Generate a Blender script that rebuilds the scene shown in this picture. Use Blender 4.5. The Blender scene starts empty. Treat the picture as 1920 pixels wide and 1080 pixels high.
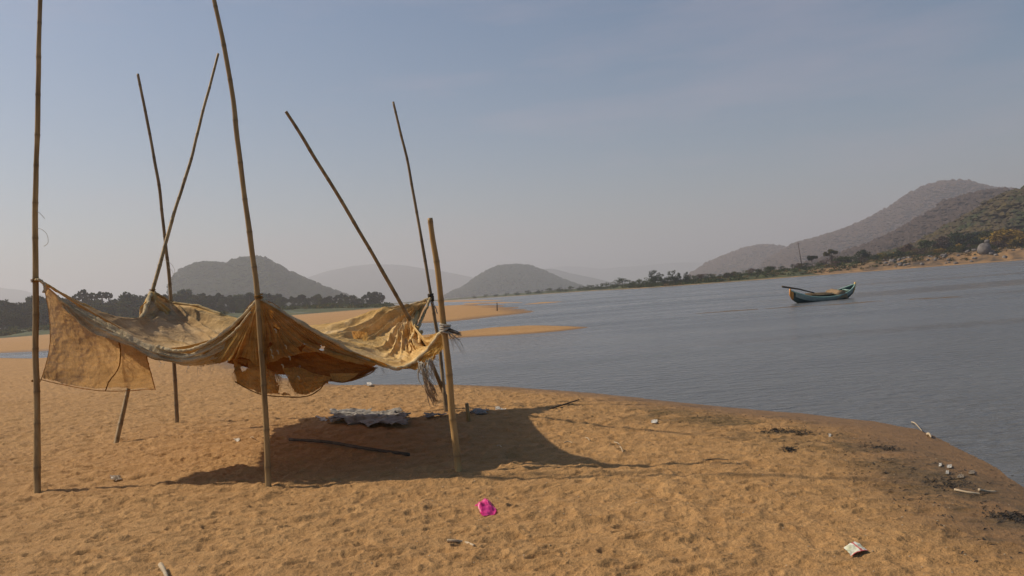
import bpy, math, random
import numpy as np
random.seed(7)
rng = np.random.default_rng(7)
sc = bpy.context.scene
col = sc.collection
PI = math.pi

# ------------------------------------------------------------------ camera, light, exposure
FPX = 1493.0                      # focal length in photograph pixels (1920 wide)
ROLL = math.atan(.078)
EYE = 1.75
PITCH = math.atan((550.82-540)*math.cos(ROLL)/FPX)
SHADOW_AZ = math.radians(-13.5)   # direction in which shadows fall, from +X
SUN_EL = math.radians(42)

_F = np.array([0, math.cos(PITCH), math.sin(PITCH)]); _R = np.array([1., 0, 0]); _U = np.cross(_R, _F)
_X = math.cos(ROLL)*_R - math.sin(ROLL)*_U
_Y = math.sin(ROLL)*_R + math.cos(ROLL)*_U

cam = bpy.data.cameras.new('camera'); cam_o = bpy.data.objects.new('camera', cam); col.objects.link(cam_o)
cam.sensor_width = 36; cam.lens = FPX/1920*36
cam.clip_start = .05; cam.clip_end = 30000
from mathutils import Matrix, Vector
Mx = Matrix(((_X[0], _Y[0], -_F[0], 0), (_X[1], _Y[1], -_F[1], 0), (_X[2], _Y[2], -_F[2], EYE), (0, 0, 0, 1)))
cam_o.matrix_world = Mx
sc.camera = cam_o

w = bpy.data.worlds.new("World"); sc.world = w; w.use_nodes = True
nt = w.node_tree; nt.nodes.clear()
out = nt.nodes.new('ShaderNodeOutputWorld'); bg = nt.nodes.new('ShaderNodeBackground')
sky = nt.nodes.new('ShaderNodeTexSky'); sky.sky_type = 'NISHITA'; sky.sun_disc = False
sky.sun_elevation = SUN_EL; sky.sun_rotation = math.atan2(-math.cos(SHADOW_AZ), -math.sin(SHADOW_AZ)) % (2*PI)
sky.air_density = 1.0; sky.dust_density = 1.6; sky.ozone_density = 1.6
hsv = nt.nodes.new('ShaderNodeHueSaturation'); hsv.inputs['Saturation'].default_value = 1.32
hsv.inputs['Hue'].default_value = .494
hsv.inputs['Value'].default_value = .92
tc = nt.nodes.new('ShaderNodeTexCoord'); mp = nt.nodes.new('ShaderNodeMapping')
mp.inputs['Scale'].default_value = (1.2, 1.2, 7)
mp.inputs['Rotation'].default_value = (0, .25, 0)
cn = nt.nodes.new('ShaderNodeTexNoise'); cn.inputs['Scale'].default_value = 2.4; cn.inputs['Detail'].default_value = 7
cn.inputs['Roughness'].default_value = .55
cr = nt.nodes.new('ShaderNodeValToRGB'); cr.color_ramp.elements[0].position = .5; cr.color_ramp.elements[1].position = .8
cr.color_ramp.elements[1].color = (.4, .4, .4, 1)
cm = nt.nodes.new('ShaderNodeMixRGB'); cm.blend_type = 'MIX'; cm.inputs[2].default_value = (4.9, 4.2, 5.0, 1)
nt.links.new(tc.outputs['Generated'], mp.inputs[0]); nt.links.new(mp.outputs[0], cn.inputs['Vector'])
nt.links.new(cn.outputs['Fac'], cr.inputs[0]); nt.links.new(cr.outputs[0], cm.inputs[0])
nt.links.new(sky.outputs[0], hsv.inputs['Color']); nt.links.new(hsv.outputs[0], cm.inputs[1])
nt.links.new(cm.outputs[0], bg.inputs[0]); nt.links.new(bg.outputs[0], out.inputs[0])
bg.inputs[1].default_value = .098

sl = bpy.data.lights.new('sun', 'SUN'); sl.energy = 5.0; sl.angle = math.radians(.8); sl.color = (1, .87, .68)
so = bpy.data.objects.new('sun', sl); col.objects.link(so)
sdir = Vector((math.cos(SHADOW_AZ)*math.cos(SUN_EL), math.sin(SHADOW_AZ)*math.cos(SUN_EL), -math.sin(SUN_EL)))
so.rotation_euler = sdir.to_track_quat('-Z', 'Y').to_euler()
sc.view_settings.view_transform = 'Standard'; sc.view_settings.look = 'None'
sc.view_settings.exposure = -0.08; sc.view_settings.gamma = 1
sc.render.engine = 'CYCLES'
sc.cycles.use_denoising = True
sc.cycles.max_bounces = 8; sc.cycles.volume_bounces = 2; sc.cycles.transparent_max_bounces = 8
sc.cycles.use_adaptive_sampling = True

# ------------------------------------------------------------------ measuring helpers
def ray(px, py):
    v = _F*FPX + _X*(px-960) - _Y*(py-540)
    return v/v[1]
def at(px, py, d):
    "point seen at a photograph pixel, standing d metres out"
    return np.array([0, 0, EYE]) + ray(px, py)*d
def gnd(px, py, z=.15):
    v = ray(px, py); return np.array([0, 0, EYE]) + v*((z-EYE)/v[2])
def hor(px): return 555.5 - .078*(px-900)

# ------------------------------------------------------------------ noise (numpy)
def _h(ix, iy, s):
    n = (ix.astype(np.int64)*374761393 + iy.astype(np.int64)*668265263 + s*982451653) & 0x7fffffff
    n = ((n ^ (n >> 13))*1274126177) & 0x7fffffff
    n = (n ^ (n >> 16)) & 0xffffff
    return n/float(0xffffff)
def vn(x, y, s=0):
    x = np.asarray(x, float); y = np.asarray(y, float)
    ix = np.floor(x); iy = np.floor(y); fx = x-ix; fy = y-iy
    fx = fx*fx*fx*(fx*(fx*6-15)+10); fy = fy*fy*fy*(fy*(fy*6-15)+10)
    a = _h(ix, iy, s); b = _h(ix+1, iy, s); c = _h(ix, iy+1, s); d = _h(ix+1, iy+1, s)
    return ((a+(b-a)*fx)*(1-fy) + (c+(d-c)*fx)*fy)*2-1
def fbm(x, y, s=0, o=4, g=.5):
    r = 0; a = 1; t = 0
    for i in range(o):
        r = r + a*vn(x*2**i+i*17.3, y*2**i-i*9.1, s+i); t += a; a *= g
    return r/t
def prints(x, y, cell, s):
    "dents with a raised rim scattered one to a cell, like old footprints"
    gx = np.floor(x/cell); gy = np.floor(y/cell); r = np.zeros_like(x)
    for i in (-1, 0, 1):
        for j in (-1, 0, 1):
            cx = gx+i; cy = gy+j
            px = (cx+.5+.8*(_h(cx, cy, s)-.5))*cell; py = (cy+.5+.8*(_h(cx, cy, s+1)-.5))*cell
            an = _h(cx, cy, s+2)*PI; k = _h(cx, cy, s+3)
            dx = x-px; dy = y-py; u = dx*np.cos(an)+dy*np.sin(an); v = -dx*np.sin(an)+dy*np.cos(an)
            q = np.sqrt((u/(cell*.36))**2 + (v/(cell*.2))**2)
            r += (k > .3)*(k)*(-np.exp(-q**4*.8) + .55*np.exp(-((q-1.25)/.28)**2))
    return r

# ------------------------------------------------------------------ land shapes
def segdist(P, x, y):
    "signed distance to closed polygon, positive inside"
    P = np.asarray(P, float); d = np.full(x.shape, 1e9); ins = np.zeros(x.shape, bool)
    for i in range(len(P)):
        a = P[i]; b = P[(i+1) % len(P)]; e = b-a; L = e@e+1e-12
        t = np.clip(((x-a[0])*e[0]+(y-a[1])*e[1])/L, 0, 1)
        d = np.minimum(d, (x-a[0]-t*e[0])**2+(y-a[1]-t*e[1])**2)
        c = ((a[1] > y) != (b[1] > y)) & (x < (b[0]-a[0])*(y-a[1])/(b[1]-a[1]+1e-12)+a[0])
        ins ^= c
    d = np.sqrt(d); return np.where(ins, d, -d)
def P0(*pp): return [tuple(gnd(a, b, 0.)[:2]) for a, b in pp]
BEACH = P0((-700, 702), (-300, 690), (0, 671), (90, 673), (130, 664), (190, 650), (280, 648), (330, 655), (400, 670), (450, 684), (500, 700), (560, 714), (640, 723), (860, 723), (960, 726), (1100, 737), (1300, 758),
           (1500, 776), (1640, 790), (1720, 806), (1800, 842), (1870, 880), (1925, 915), (2060, 1000)) + [(6, 2), (6, -6), (-60, -6), (-60, 20)]
BARA = P0((-300, 652), (0, 633), (300, 608), (600, 588), (740, 577), (800, 574), (880, 571), (930, 572), (960, 576), (990, 579), (1012, 583), (1000, 585), (960, 590), (920, 594), (880, 599),
          (840, 603), (780, 606), (700, 618), (560, 632), (400, 646), (100, 657), (0, 662), (-300, 686))
BARB = P0((1117, 612.5), (1080, 610), (1000, 610.5), (940, 614), (890, 619), (850, 624), (780, 630), (700, 640), (600, 650), (620, 658), (720, 650), (800, 641), (870, 633.5),
          (940, 630), (1000, 626), (1060, 621), (1100, 616))
THIN = [P0((820, 563.6), (900, 562.5), (945, 563), (900, 564.8), (820, 566.5)), P0((870, 568.5), (930, 566.8), (985, 567), (930, 568.8), (880, 570.6)),
        P0((1000, 568.6), (1040, 566.6), (1042, 567.2), (1002, 569.6))]
SHOAL = P0((1275, 589), (1340, 583.5), (1420, 578.5), (1500, 573.5), (1600, 566), (1700, 560), (1800, 555), (1830, 556), (1800, 557.5), (1700, 563.5), (1600, 569.5), (1500, 577), (1420, 582), (1340, 587))
def wp(px, d): return (ray(px, hor(px))[0]*d, d)
LEFTB = [(-900, 60), (-420, 190)] + P0((-120, 645), (0, 636), (250, 616), (500, 597), (600, 588), (700, 579.5), (745, 576)) + [wp(752, 420), wp(730, 700), (-260, 1600), (-3000, 1600), (-3000, 60)]
RIGHTB = [wp(700, 1150), wp(800, 980), wp(870, 760), wp(987, 520), wp(1110, 420), wp(1200, 300), wp(1320, 268), wp(1440, 264), wp(1560, 261), wp(1680, 252), wp(1800, 243), wp(1920, 236),
          wp(2100, 222), wp(2500, 190), (420, 60), (900, -100), (5000, -100), (9000, 9000), (-9000, 9000), (-9000, 1500), (-1200, 1400)]
STRAND = [tuple(gnd(a, b)[:2]) for a, b in ((1200, 770), (1330, 783), (1440, 806), (1540, 822), (1650, 842), (1740, 872), (1790, 900), (1850, 925), (1920, 952), (2050, 1010))]
def linedist(L, x, y):
    d = np.full(np.shape(x), 1e9)
    for a, b in zip(L[:-1], L[1:]):
        a = np.array(a); b = np.array(b); e = b-a
        t = np.clip(((x-a[0])*e[0]+(y-a[1])*e[1])/(e@e), 0, 1)
        d = np.minimum(d, np.hypot(x-a[0]-t*e[0], y-a[1]-t*e[1]))
    return d
def sstep(a, b, x):
    t = np.clip((x-a)/(b-a), 0, 1); return t*t*(3-2*t)
def land(x, y):
    "height and ground-cover fields"
    x = np.atleast_1d(np.asarray(x, float)); y = np.atleast_1d(np.asarray(y, float))
    r = np.hypot(x, y)
    wob = fbm(x*.9, y*.9, 5)*.12
    sb = segdist(BEACH, x, y) + wob*np.clip(r/14, .4, 2)
    z = np.where(sb > 0, .15*(1-np.exp(-sb/.75)), np.maximum(sb*.13, -.9))
    near = sstep(.1, 1.3, sb)*(r < 60)*(1-.75*sstep(25, 45, r))
    m = r < 60
    det = np.zeros_like(x)
    xm, ym = x[m], y[m]
    n = fbm(xm*.55, ym*.55, 11, 3)*.03
    n += fbm(xm*3.4+2*fbm(xm, ym, 3), ym*7.5, 21, 5, .56)*.036
    n += prints(xm+.06*fbm(xm*4, ym*4, 8), ym+.06*fbm(xm*4, ym*4, 9), .42, 31)*.014
    n += prints(xm+.05*fbm(xm*6, ym*6, 18), ym*1.7, .26, 41)*.017
    n += prints(xm, ym*1.5+.04*fbm(xm*5, ym*5, 47), .165, 45)*.009
    n += (1-np.abs(fbm(xm*4.2, ym*8.5+1.5*fbm(xm*1.3, ym*1.3, 52), 51, 4)))*.022
    det[m] = n*(1-.4*sstep(0, 3, xm))
    for a_, b_ in ((70, 918), (503, 911), (860, 884), (332, 795), (218, 830), (843, 764), (836, 768), (878, 785)):
        q = gnd(a_, b_); dd = np.hypot(x-q[0], y-q[1]); z = z + .028*np.exp(-((dd-.07)/.06)**2)*(1+.5*vn(x*14, y*14, 77))
    z = z + det*(.1+.9*near)*(sb > -.5)
    wk = 1+.9*sstep(1, 6, x); wet = (1-sstep(.3, 1.3, sb/wk+.3*fbm(x*1.5, y*1.5, 33, 3)))*(r < 80)
    # bars
    for P, top, wd in ((BARA, .3, 9.), (BARB, .16, 1.6)):
        s = segdist(P, x, y); s = s + fbm(x*.12, y*.12, 61)*np.clip(r*.018, .2, 3)
        b = np.where(s > 0, top*(1-np.exp(-s/wd)), np.maximum(s*.1, -.9))
        b = b + (s > 0)*fbm(x*.5, y*.5, 63)*.04*np.clip(s/2, 0, 1)
        z = np.maximum(z, b); wet = np.where((s > -2) & (sb < -1), 1-sstep(.0, wd*.45, s), wet)
    for P in THIN:
        s = segdist(P, x, y) + fbm(x*.08, y*.2, 65)*2.5
        z = np.maximum(z, np.clip(s*.05, -.9, .12))
    s = segdist(SHOAL, x, y); shoal = s > -2; z = np.maximum(z, np.clip(s*.03, -.9, .012)-.016 + fbm(x*.35, y*1.6, 67, 4, .6)*.034*(s > -.2) ); wet = np.where(s > -3, 1, wet)
    # banks
    sl_ = segdist(LEFTB, x, y); s = sl_ + fbm(x*.03, y*.03, 71)*5
    hl = np.where(s > 0, .3+2.1*sstep(0, 45, s)+.8*fbm(x*.05, y*.05, 72)*sstep(0, 30, s), np.maximum(s*.06, -.9)); z = np.maximum(z, hl)
    veg = sstep(-3, 4, s)
    sr = segdist(RIGHTB, x, y); s = sr + fbm(x*.035, y*.035, 81)*6*np.clip(sstep(-5, 5, sr)+.35, 0, 1)
    # how far along the right bank: rocky, steep near end
    al = sstep(70, 150, x)*sstep(700, 300, y)
    rocks = fbm(x*.22, y*.22, 83, 4, .6)
    hr = np.where(s > 0, .2+(1.3+2.2*al)*sstep(0, 9+16*(1-al), s)+al*(rocks*.9)*sstep(0, 5, s)*sstep(30, 14, s)+.5*fbm(x*.05, y*.05, 84)*sstep(2, 20, s), np.maximum(s*.06, -.9))
    z = np.maximum(z, hr)
    vr = sstep(6+4*al, 15, s+rocks*6)
    vr = np.where(al > .35, vr, sstep(-1.5, 2.5, s+rocks*2))
    bank = sstep(-1, 1, s)
    veg = np.maximum(veg, vr*np.where(al > .35, bank, sstep(-3, 0, s)))
    dry = bank*np.clip(al+.35, 0, 1)*sstep(-.3, 1, rocks+.7)
    ld = linedist(STRAND, x, y)
    deb = np.exp(-(ld/(.45+.45*sstep(3, 7, x)))**2)*sstep(-.3, .35, fbm(x*2.2, y*2.6, 91, 4, .6)+.1)*(r < 40)
    deb = np.maximum(deb, np.exp(-(ld/.9)**2)*sstep(.1, .6, fbm(x*4.2, y*5.6, 95, 4, .6))*(r < 40)*.8)
    deb = np.where(shoal, 1., deb)
    return z, wet, veg, deb, dry
def gz(x, y): return float(land([x], [y])[0][0])
def onsand(px, py, up=0.):
    p = gnd(px, py)
    for _ in range(3):
        p = gnd(px, py, gz(p[0], p[1])+up)
    return p

# ------------------------------------------------------------------ object helpers
def props(o, label=None, cat=None, group=None, kind=None):
    if label: o['label'] = label
    if cat: o['category'] = cat
    if group: o['group'] = group
    if kind: o['kind'] = kind
    return o
def mesh_obj(name, V, F, mat=None, parent=None, smooth=True, attrs=None):
    me = bpy.data.meshes.new(name)
    V = np.asarray(V, float)
    if isinstance(F, np.ndarray):
        k = F.shape[1]; me.vertices.add(len(V)); me.vertices.foreach_set('co', V.ravel())
        me.loops.add(F.size); me.loops.foreach_set('vertex_index', F.ravel().astype(np.int32))
        me.polygons.add(len(F)); me.polygons.foreach_set('loop_start', np.arange(0, F.size, k, dtype=np.int32))
        me.update(calc_edges=True)
    else:
        me.from_pydata([tuple(v) for v in V], [], F)
    me.polygons.foreach_set('use_smooth', np.full(len(me.polygons), smooth))
    if attrs:
        for n_, a in attrs.items():
            at_ = me.attributes.new(n_, 'FLOAT', 'POINT'); at_.data.foreach_set('value', np.asarray(a, np.float32))
    if mat: me.materials.append(mat)
    me.update()
    o = bpy.data.objects.new(name, me); col.objects.link(o)
    if parent: o.parent = parent
    return o
def empty(name, loc=(0, 0, 0), **k):
    o = bpy.data.objects.new(name, None); o.location = tuple(loc); o.empty_display_size = .1; col.objects.link(o); props(o, **k); return o
def child(name, V, F, mat, parent, **k):
    "part whose coordinates were measured in the world"
    V = np.asarray(V, float) - np.array(parent.location)
    return mesh_obj(name, V, F, mat, parent, **k)
def cr1(P, n):
    "Catmull-Rom through the rows of P, n samples"
    P = np.asarray(P, float); m = len(P); t = np.linspace(0, m-1, n); i = np.clip(t.astype(int), 0, m-2); f = (t-i)
    sh = (n,)+(1,)*(P.ndim-1); f = f.reshape(sh)
    p1 = P[i]; p2 = P[i+1]; p0 = np.where((i > 0).reshape(sh), P[np.maximum(i-1, 0)], 2*p1-p2); p3 = np.where((i < m-2).reshape(sh), P[np.minimum(i+2, m-1)], 2*p2-p1)
    return .5*((2*p1)+(-p0+p2)*f+(2*p0-5*p1+4*p2-p3)*f*f+(-p0+3*p1-3*p2+p3)*f**3)
def tube(pts, rad, n=8, cap=True):
    pts = np.asarray(pts, float); rad = np.broadcast_to(rad, (len(pts),)); V = []; F = []
    T = np.gradient(pts, axis=0); T /= np.linalg.norm(T, axis=1, keepdims=True)+1e-12
    ref = np.array([0, 1., 0]) if abs(T[0][1]) < .8 else np.array([1., 0, 0])
    for p, t, r in zip(pts, T, rad):
        a = np.cross(t, ref); a /= np.linalg.norm(a)+1e-9; b = np.cross(t, a)
        for k in range(n):
            an = 2*PI*k/n; V.append(p+r*(math.cos(an)*a+math.sin(an)*b))
    for i in range(len(pts)-1):
        for k in range(n):
            k2 = (k+1) % n; F.append((i*n+k, i*n+k2, (i+1)*n+k2, (i+1)*n+k))
    if cap: F.append(tuple(range(n))[::-1]); F.append(tuple((len(pts)-1)*n+k for k in range(n)))
    return V, F
def join(*parts):
    V = []; F = []
    for v, f in parts:
        o = len(V); V += list(v); F += [tuple(i+o for i in q) for q in f]
    return V, F
def grid_faces(nv, nu):
    a = (np.arange(nv-1)[:, None]*nu+np.arange(nu-1)[None]).ravel()
    return np.stack([a, a+1, a+nu+1, a+nu], 1)

# ------------------------------------------------------------------ materials
def mat_new(name):
    m = bpy.data.materials.new(name); m.use_nodes = True; n = m.node_tree; n.nodes.clear()
    o = n.nodes.new('ShaderNodeOutputMaterial'); return m, n, o
class NT:
    def __init__(s, n): s.n = n
    def new(s, t, **k):
        x = s.n.nodes.new(t)
        for a, b in k.items(): setattr(x, a, b)
        return x
    def link(s, a, b): s.n.links.new(a, b)
    def noise(s, scale, detail=4, rough=.5, vec=None, dist=0):
        x = s.new('ShaderNodeTexNoise'); x.inputs['Scale'].default_value = scale; x.inputs['Detail'].default_value = detail
        x.inputs['Roughness'].default_value = rough; x.inputs['Distortion'].default_value = dist
        if vec is not None: s.link(vec, x.inputs['Vector'])
        return x.outputs['Fac']
    def obj(s, scale=(1, 1, 1), rot=(0, 0, 0)):
        t = s.new('ShaderNodeTexCoord'); m = s.new('ShaderNodeMapping'); m.inputs['Scale'].default_value = scale; m.inputs['Rotation'].default_value = rot
        s.link(t.outputs['Object'], m.inputs[0]); return m.outputs[0]
    def ramp(s, fac, *stops):
        r = s.new('ShaderNodeValToRGB'); e = r.color_ramp.elements
        while len(e) < len(stops): e.new(.5)
        for q, (p, c) in zip(e, stops): q.position = p; q.color = (*c, 1) if len(c) == 3 else c
        s.link(fac, r.inputs[0]); return r.outputs[0]
    def mix(s, fac, a, b, mode='MIX'):
        m = s.new('ShaderNodeMixRGB', blend_type=mode)
        for i, v in ((0, fac), (1, a), (2, b)):
            if isinstance(v, (int, float)): m.inputs[i].default_value = v
            elif isinstance(v, tuple): m.inputs[i].default_value = (*v, 1)
            else: s.link(v, m.inputs[i])
        return m.outputs[0]
    def attr(s, name):
        a = s.new('ShaderNodeAttribute'); a.attribute_name = name; return a.outputs['Fac']
    def bump(s, h, strength, dist, nrm=None):
        b = s.new('ShaderNodeBump'); b.inputs['Strength'].default_value = strength; b.inputs['Distance'].default_value = dist; s.link(h, b.inputs['Height'])
        if nrm is not None: s.link(nrm, b.inputs['Normal'])
        return b.outputs[0]
    def bsdf(s, out, color, rough=.8, spec=.3, normal=None, **k):
        p = s.new('ShaderNodeBsdfPrincipled')
        if isinstance(color, tuple): p.inputs['Base Color'].default_value = (*color, 1)
        else: s.link(color, p.inputs['Base Color'])
        if isinstance(rough, (int, float)): p.inputs['Roughness'].default_value = rough
        else: s.link(rough, p.inputs['Roughness'])
        p.inputs['Specular IOR Level'].default_value = spec
        for a, b in k.items(): p.inputs[a.replace('_', ' ')].default_value = b
        if normal is not None: s.link(normal, p.inputs['Normal'])
        s.link(p.outputs[0], out.inputs[0]); return p
def simple(name, c1, c2, scale=6, rough=.8, spec=.3, bump=.3, bd=.01, stretch=(1, 1, 1)):
    m, n, o = mat_new(name); t = NT(n); v = t.obj(stretch)
    f = t.noise(scale, 5, .6, v); c = t.ramp(f, (.3, c1), (.7, c2))
    t.bsdf(o, c, rough, spec, t.bump(t.noise(scale*3, 5, .6, v), bump, bd)); return m

def mat_ground():
    m, n, o = mat_new('sand_and_bank'); t = NT(n); v = t.obj()
    big = t.noise(.45, 5, .55, v); mid = t.noise(7, 5, .65, v); fine = t.noise(160, 3, .7, v)
    c = t.ramp(big, (.3, (.39, .208, .074)), (.7, (.475, .262, .096)))
    c = t.mix(.5, c, t.ramp(mid, (.3, (.28, .155, .062)), (.72, (.51, .315, .145))), 'MIX')
    c = t.mix(.75, c, t.ramp(fine, (.32, (.38, .37, .36)), (.5, (.95, .95, .95)), (.7, (1.4, 1.36, 1.28))), 'MULTIPLY')
    speck = t.ramp(t.noise(55, 2, .5, v), (.70, (0, 0, 0)), (.76, (1, 1, 1)))
    c = t.mix(t.mix(.45, (0., 0., 0.), speck), c, (.10, .065, .035))
    wet = t.attr('wet'); c = t.mix(wet, c, t.mix(.3, (.155, .085, .035), c))
    deb = t.attr('debris'); dn = t.ramp(t.noise(9, 6, .75, t.obj((1, 2.2, 1))), (.44, (0, 0, 0)), (.60, (1, 1, 1)))
    dm = t.mix(1., deb, dn, 'MULTIPLY'); c = t.mix(t.mix(.92, (0., 0., 0.), dm), c, (.030, .025, .014))
    c = t.mix(t.mix(.62, (0., 0., 0.), deb), c, (.12, .082, .036))
    g = t.noise(.09, 7, .72, v); gc = t.ramp(g, (.35, (.020, .030, .012)), (.5, (.055, .07, .022)), (.66, (.12, .115, .045)))
    c = t.mix(t.attr('veg'), c, gc)
    dry = t.attr('dry'); dc = t.ramp(t.noise(.35, 7, .75, v), (.40, (.05, .04, .03)), (.52, (.13, .088, .052)), (.68, (.25, .15, .07)))
    dd = t.mix(1., dry, t.mix(.75, (1., 1., 1.), t.mix(1., (1., 1., 1.), t.attr('veg'), 'SUBTRACT')), 'MULTIPLY')
    c = t.mix(dd, c, dc)
    b = t.bump(fine, .6, .006); b = t.bump(t.noise(38, 4, .65, v), .8, .016, b); b = t.bump(mid, .7, .04, b)
    r = t.ramp(wet, (0, (.93,)*3), (1, (.55,)*3))
    t.bsdf(o, c, r, .25, b); return m
def mat_water():
    m, n, o = mat_new('river_water'); t = NT(n)
    v = t.obj((.55, 1.25, 1), (0, 0, .35))
    a = t.noise(3.2, 3, .6, v, .4); b_ = t.noise(11, 3, .6, t.obj((.6, 1.3, 1), (0, 0, -.2)), .3); big = t.noise(.12, 4, .6, v)
    b1 = t.bump(b_, .45, .04); b2 = t.bump(a, .6, .12, b1)
    c = t.ramp(big, (.35, (.10, .10, .098)), (.65, (.13, .13, .125)))
    lane = t.noise(.05, 5, .6, t.obj((.35, 2.2, 1), (0, 0, .12)), .5); r = t.ramp(lane, (.38, (.10,)*3), (.62, (.32,)*3))
    p = t.bsdf(o, c, r, .5, b2); p.inputs['IOR'].default_value = 1.333; return m
def mat_cloth(name, c1, c2, c3, tr, tint, stain=.5, use_shade=False):
    m, n, o = mat_new(name); t = NT(n); v = t.obj()
    f = t.noise(2.2, 6, .65, v, .4); c = t.ramp(f, (.32, c1), (.5, c2), (.68, c3))
    if use_shade: c = t.mix(t.attr('bay_shade'), c, t.ramp(f, (.35, (.39, .27, .15)), (.65, (.58, .425, .255))))  # browner tone mixed into the cloth colour as painted shade
    wv = t.noise(110, 3, .6, t.obj((1, 1, .3))); c = t.mix(.35, c, t.ramp(wv, (.35, (.6, .6, .6)), (.65, (1.15, 1.15, 1.15))), 'MULTIPLY')
    sk = t.noise(2.2, 4, .6, t.obj((.5, .5, 11))); c = t.mix(.6, c, t.ramp(sk, (.32, (.72, .70, .66)), (.68, (1.18, 1.17, 1.12))), 'MULTIPLY')
    st = t.ramp(t.noise(5.5, 6, .7, v, 1.), (.52, (0, 0, 0)), (.66, (1, 1, 1)))
    c = t.mix(t.mix(stain, (0., 0., 0.), st), c, t.mix(.5, c, (.20, .12, .06)))
    cre = t.noise(9, 5, .62, t.obj((1, 1, .55)), 1.2); cre2 = t.noise(30, 4, .6, v, .6)
    b = t.bump(wv, .25, .003); b = t.bump(cre2, .7, .010, b); b = t.bump(cre, .75, .035, b)
    d = t.new('ShaderNodeBsdfDiffuse'); t.link(c, d.inputs[0]); t.link(b, d.inputs['Normal'])
    l = t.new('ShaderNodeBsdfTranslucent'); t.link(t.mix(1., c, tint, 'MULTIPLY'), l.inputs[0]); t.link(b, l.inputs['Normal'])
    x = t.new('ShaderNodeMixShader'); x.inputs[0].default_value = tr; t.link(d.outputs[0], x.inputs[1]); t.link(l.outputs[0], x.inputs[2]); t.link(x.outputs[0], o.inputs[0])
    return m
def mat_bamboo(name, c1, c2, c3):
    m, n, o = mat_new(name); t = NT(n); v = t.obj((1, 1, .12))
    f = t.noise(14, 6, .65, v); c = t.ramp(f, (.3, c1), (.52, c2), (.72, c3))
    f2 = t.noise(1.3, 3, .5, t.obj()); c = t.mix(.5, c, t.ramp(f2, (.35, (.55, .5, .45)), (.65, (1.15, 1.1, 1.))), 'MULTIPLY')
    c = t.mix(t.attr('node'), c, (.10, .065, .035))
    t.bsdf(o, c, .55, .35, t.bump(t.noise(60, 4, .6, v), .3, .003)); return m
def mat_leaf(name, c1, c2, tr=.25):
    m, n, o = mat_new(name); t = NT(n)
    oi = t.new('ShaderNodeObjectInfo'); g = t.new('ShaderNodeNewGeometry')
    f = t.noise(.45, 5, .7, t.obj()); c = t.ramp(f, (.3, c1), (.7, c2))
    c = t.mix(.5, c, t.ramp(oi.outputs['Random'], (0, (.42, .5, .45)), (.5, (1., 1., .95)), (1, (1.9, 1.6, 1.2))), 'MULTIPLY')
    d = t.new('ShaderNodeBsdfDiffuse'); t.link(c, d.inputs[0]); l = t.new('ShaderNodeBsdfTranslucent'); t.link(c, l.inputs[0])
    x = t.new('ShaderNodeMixShader'); x.inputs[0].default_value = tr; t.link(d.outputs[0], x.inputs[1]); t.link(l.outputs[0], x.inputs[2]); t.link(x.outputs[0], o.inputs[0]); return m
def mat_hill(name, c1, c2, sc_=.02):
    m, n, o = mat_new(name); t = NT(n); v = t.obj()
    f = t.noise(sc_, 8, .7, v); c = t.ramp(f, (.32, c1), (.68, c2))
    t.bsdf(o, c, .95, .1, t.bump(t.noise(sc_*6, 6, .7, v), 1., 6)); return m

def mat_mix():
    m, n, o = mat_new('mixed_scrub'); t = NT(n); v = t.obj()
    c = t.ramp(t.noise(.06, 7, .75, v), (.3, (.022, .035, .014)), (.44, (.045, .05, .022)), (.52, (.07, .052, .034)), (.6, (.085, .066, .024)), (.72, (.035, .042, .018)))
    t.bsdf(o, c, .95, .1); return m
M = dict(
    ground=mat_ground(), water=mat_water(),
    cloth=mat_cloth('weathered_cloth', (.42, .30, .16), (.60, .46, .25), (.68, .56, .34), .22, (1., .74, .36)),
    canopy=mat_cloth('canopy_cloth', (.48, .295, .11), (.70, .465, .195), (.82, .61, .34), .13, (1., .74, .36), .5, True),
    hemc=mat_cloth('pale_hem', (.44, .34, .20), (.62, .50, .31), (.74, .62, .42), .2, (1., .8, .5), .35),
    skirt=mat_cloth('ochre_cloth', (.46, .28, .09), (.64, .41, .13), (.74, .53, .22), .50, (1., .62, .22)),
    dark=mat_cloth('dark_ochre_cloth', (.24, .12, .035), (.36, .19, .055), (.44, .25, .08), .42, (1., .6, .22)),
    panel=mat_cloth('panel_cloth', (.48, .345, .20), (.62, .465, .30), (.72, .57, .40), .36, (1., .84, .58)),
    rope=simple('frayed_cord', (.30, .27, .22), (.52, .47, .38), 30, .9, .1),
    bamboo=mat_bamboo('bamboo', (.17, .105, .042), (.38, .25, .105), (.52, .37, .18)),
    bamboo_grey=mat_bamboo('weathered_bamboo', (.12, .082, .042), (.28, .19, .095), (.40, .29, .16)),
    bamboo_gold=mat_bamboo('golden_bamboo', (.26, .15, .05), (.46, .28, .10), (.56, .37, .16)),
    leafmix=mat_mix(),
    trunk=simple('bark', (.05, .038, .028), (.11, .085, .06), 3, .9, .1),
    leafd=mat_leaf('dark_foliage', (.018, .030, .014), (.045, .062, .026)),
    leafm=mat_leaf('green_foliage', (.032, .050, .018), (.085, .10, .035)),
    leafo=mat_leaf('olive_foliage', (.06, .065, .02), (.15, .125, .04)),
    leafy=mat_leaf('yellow_foliage', (.15, .105, .025), (.32, .21, .05)),
    leafdry=mat_leaf('dry_grass', (.10, .07, .035), (.26, .17, .07)),
    leafb=mat_leaf('dry_foliage', (.065, .045, .04), (.14, .095, .075)),
    rock=simple('rock', (.09, .08, .078), (.22, .195, .18), .6, .9, .2, .6, .1),
)

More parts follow.
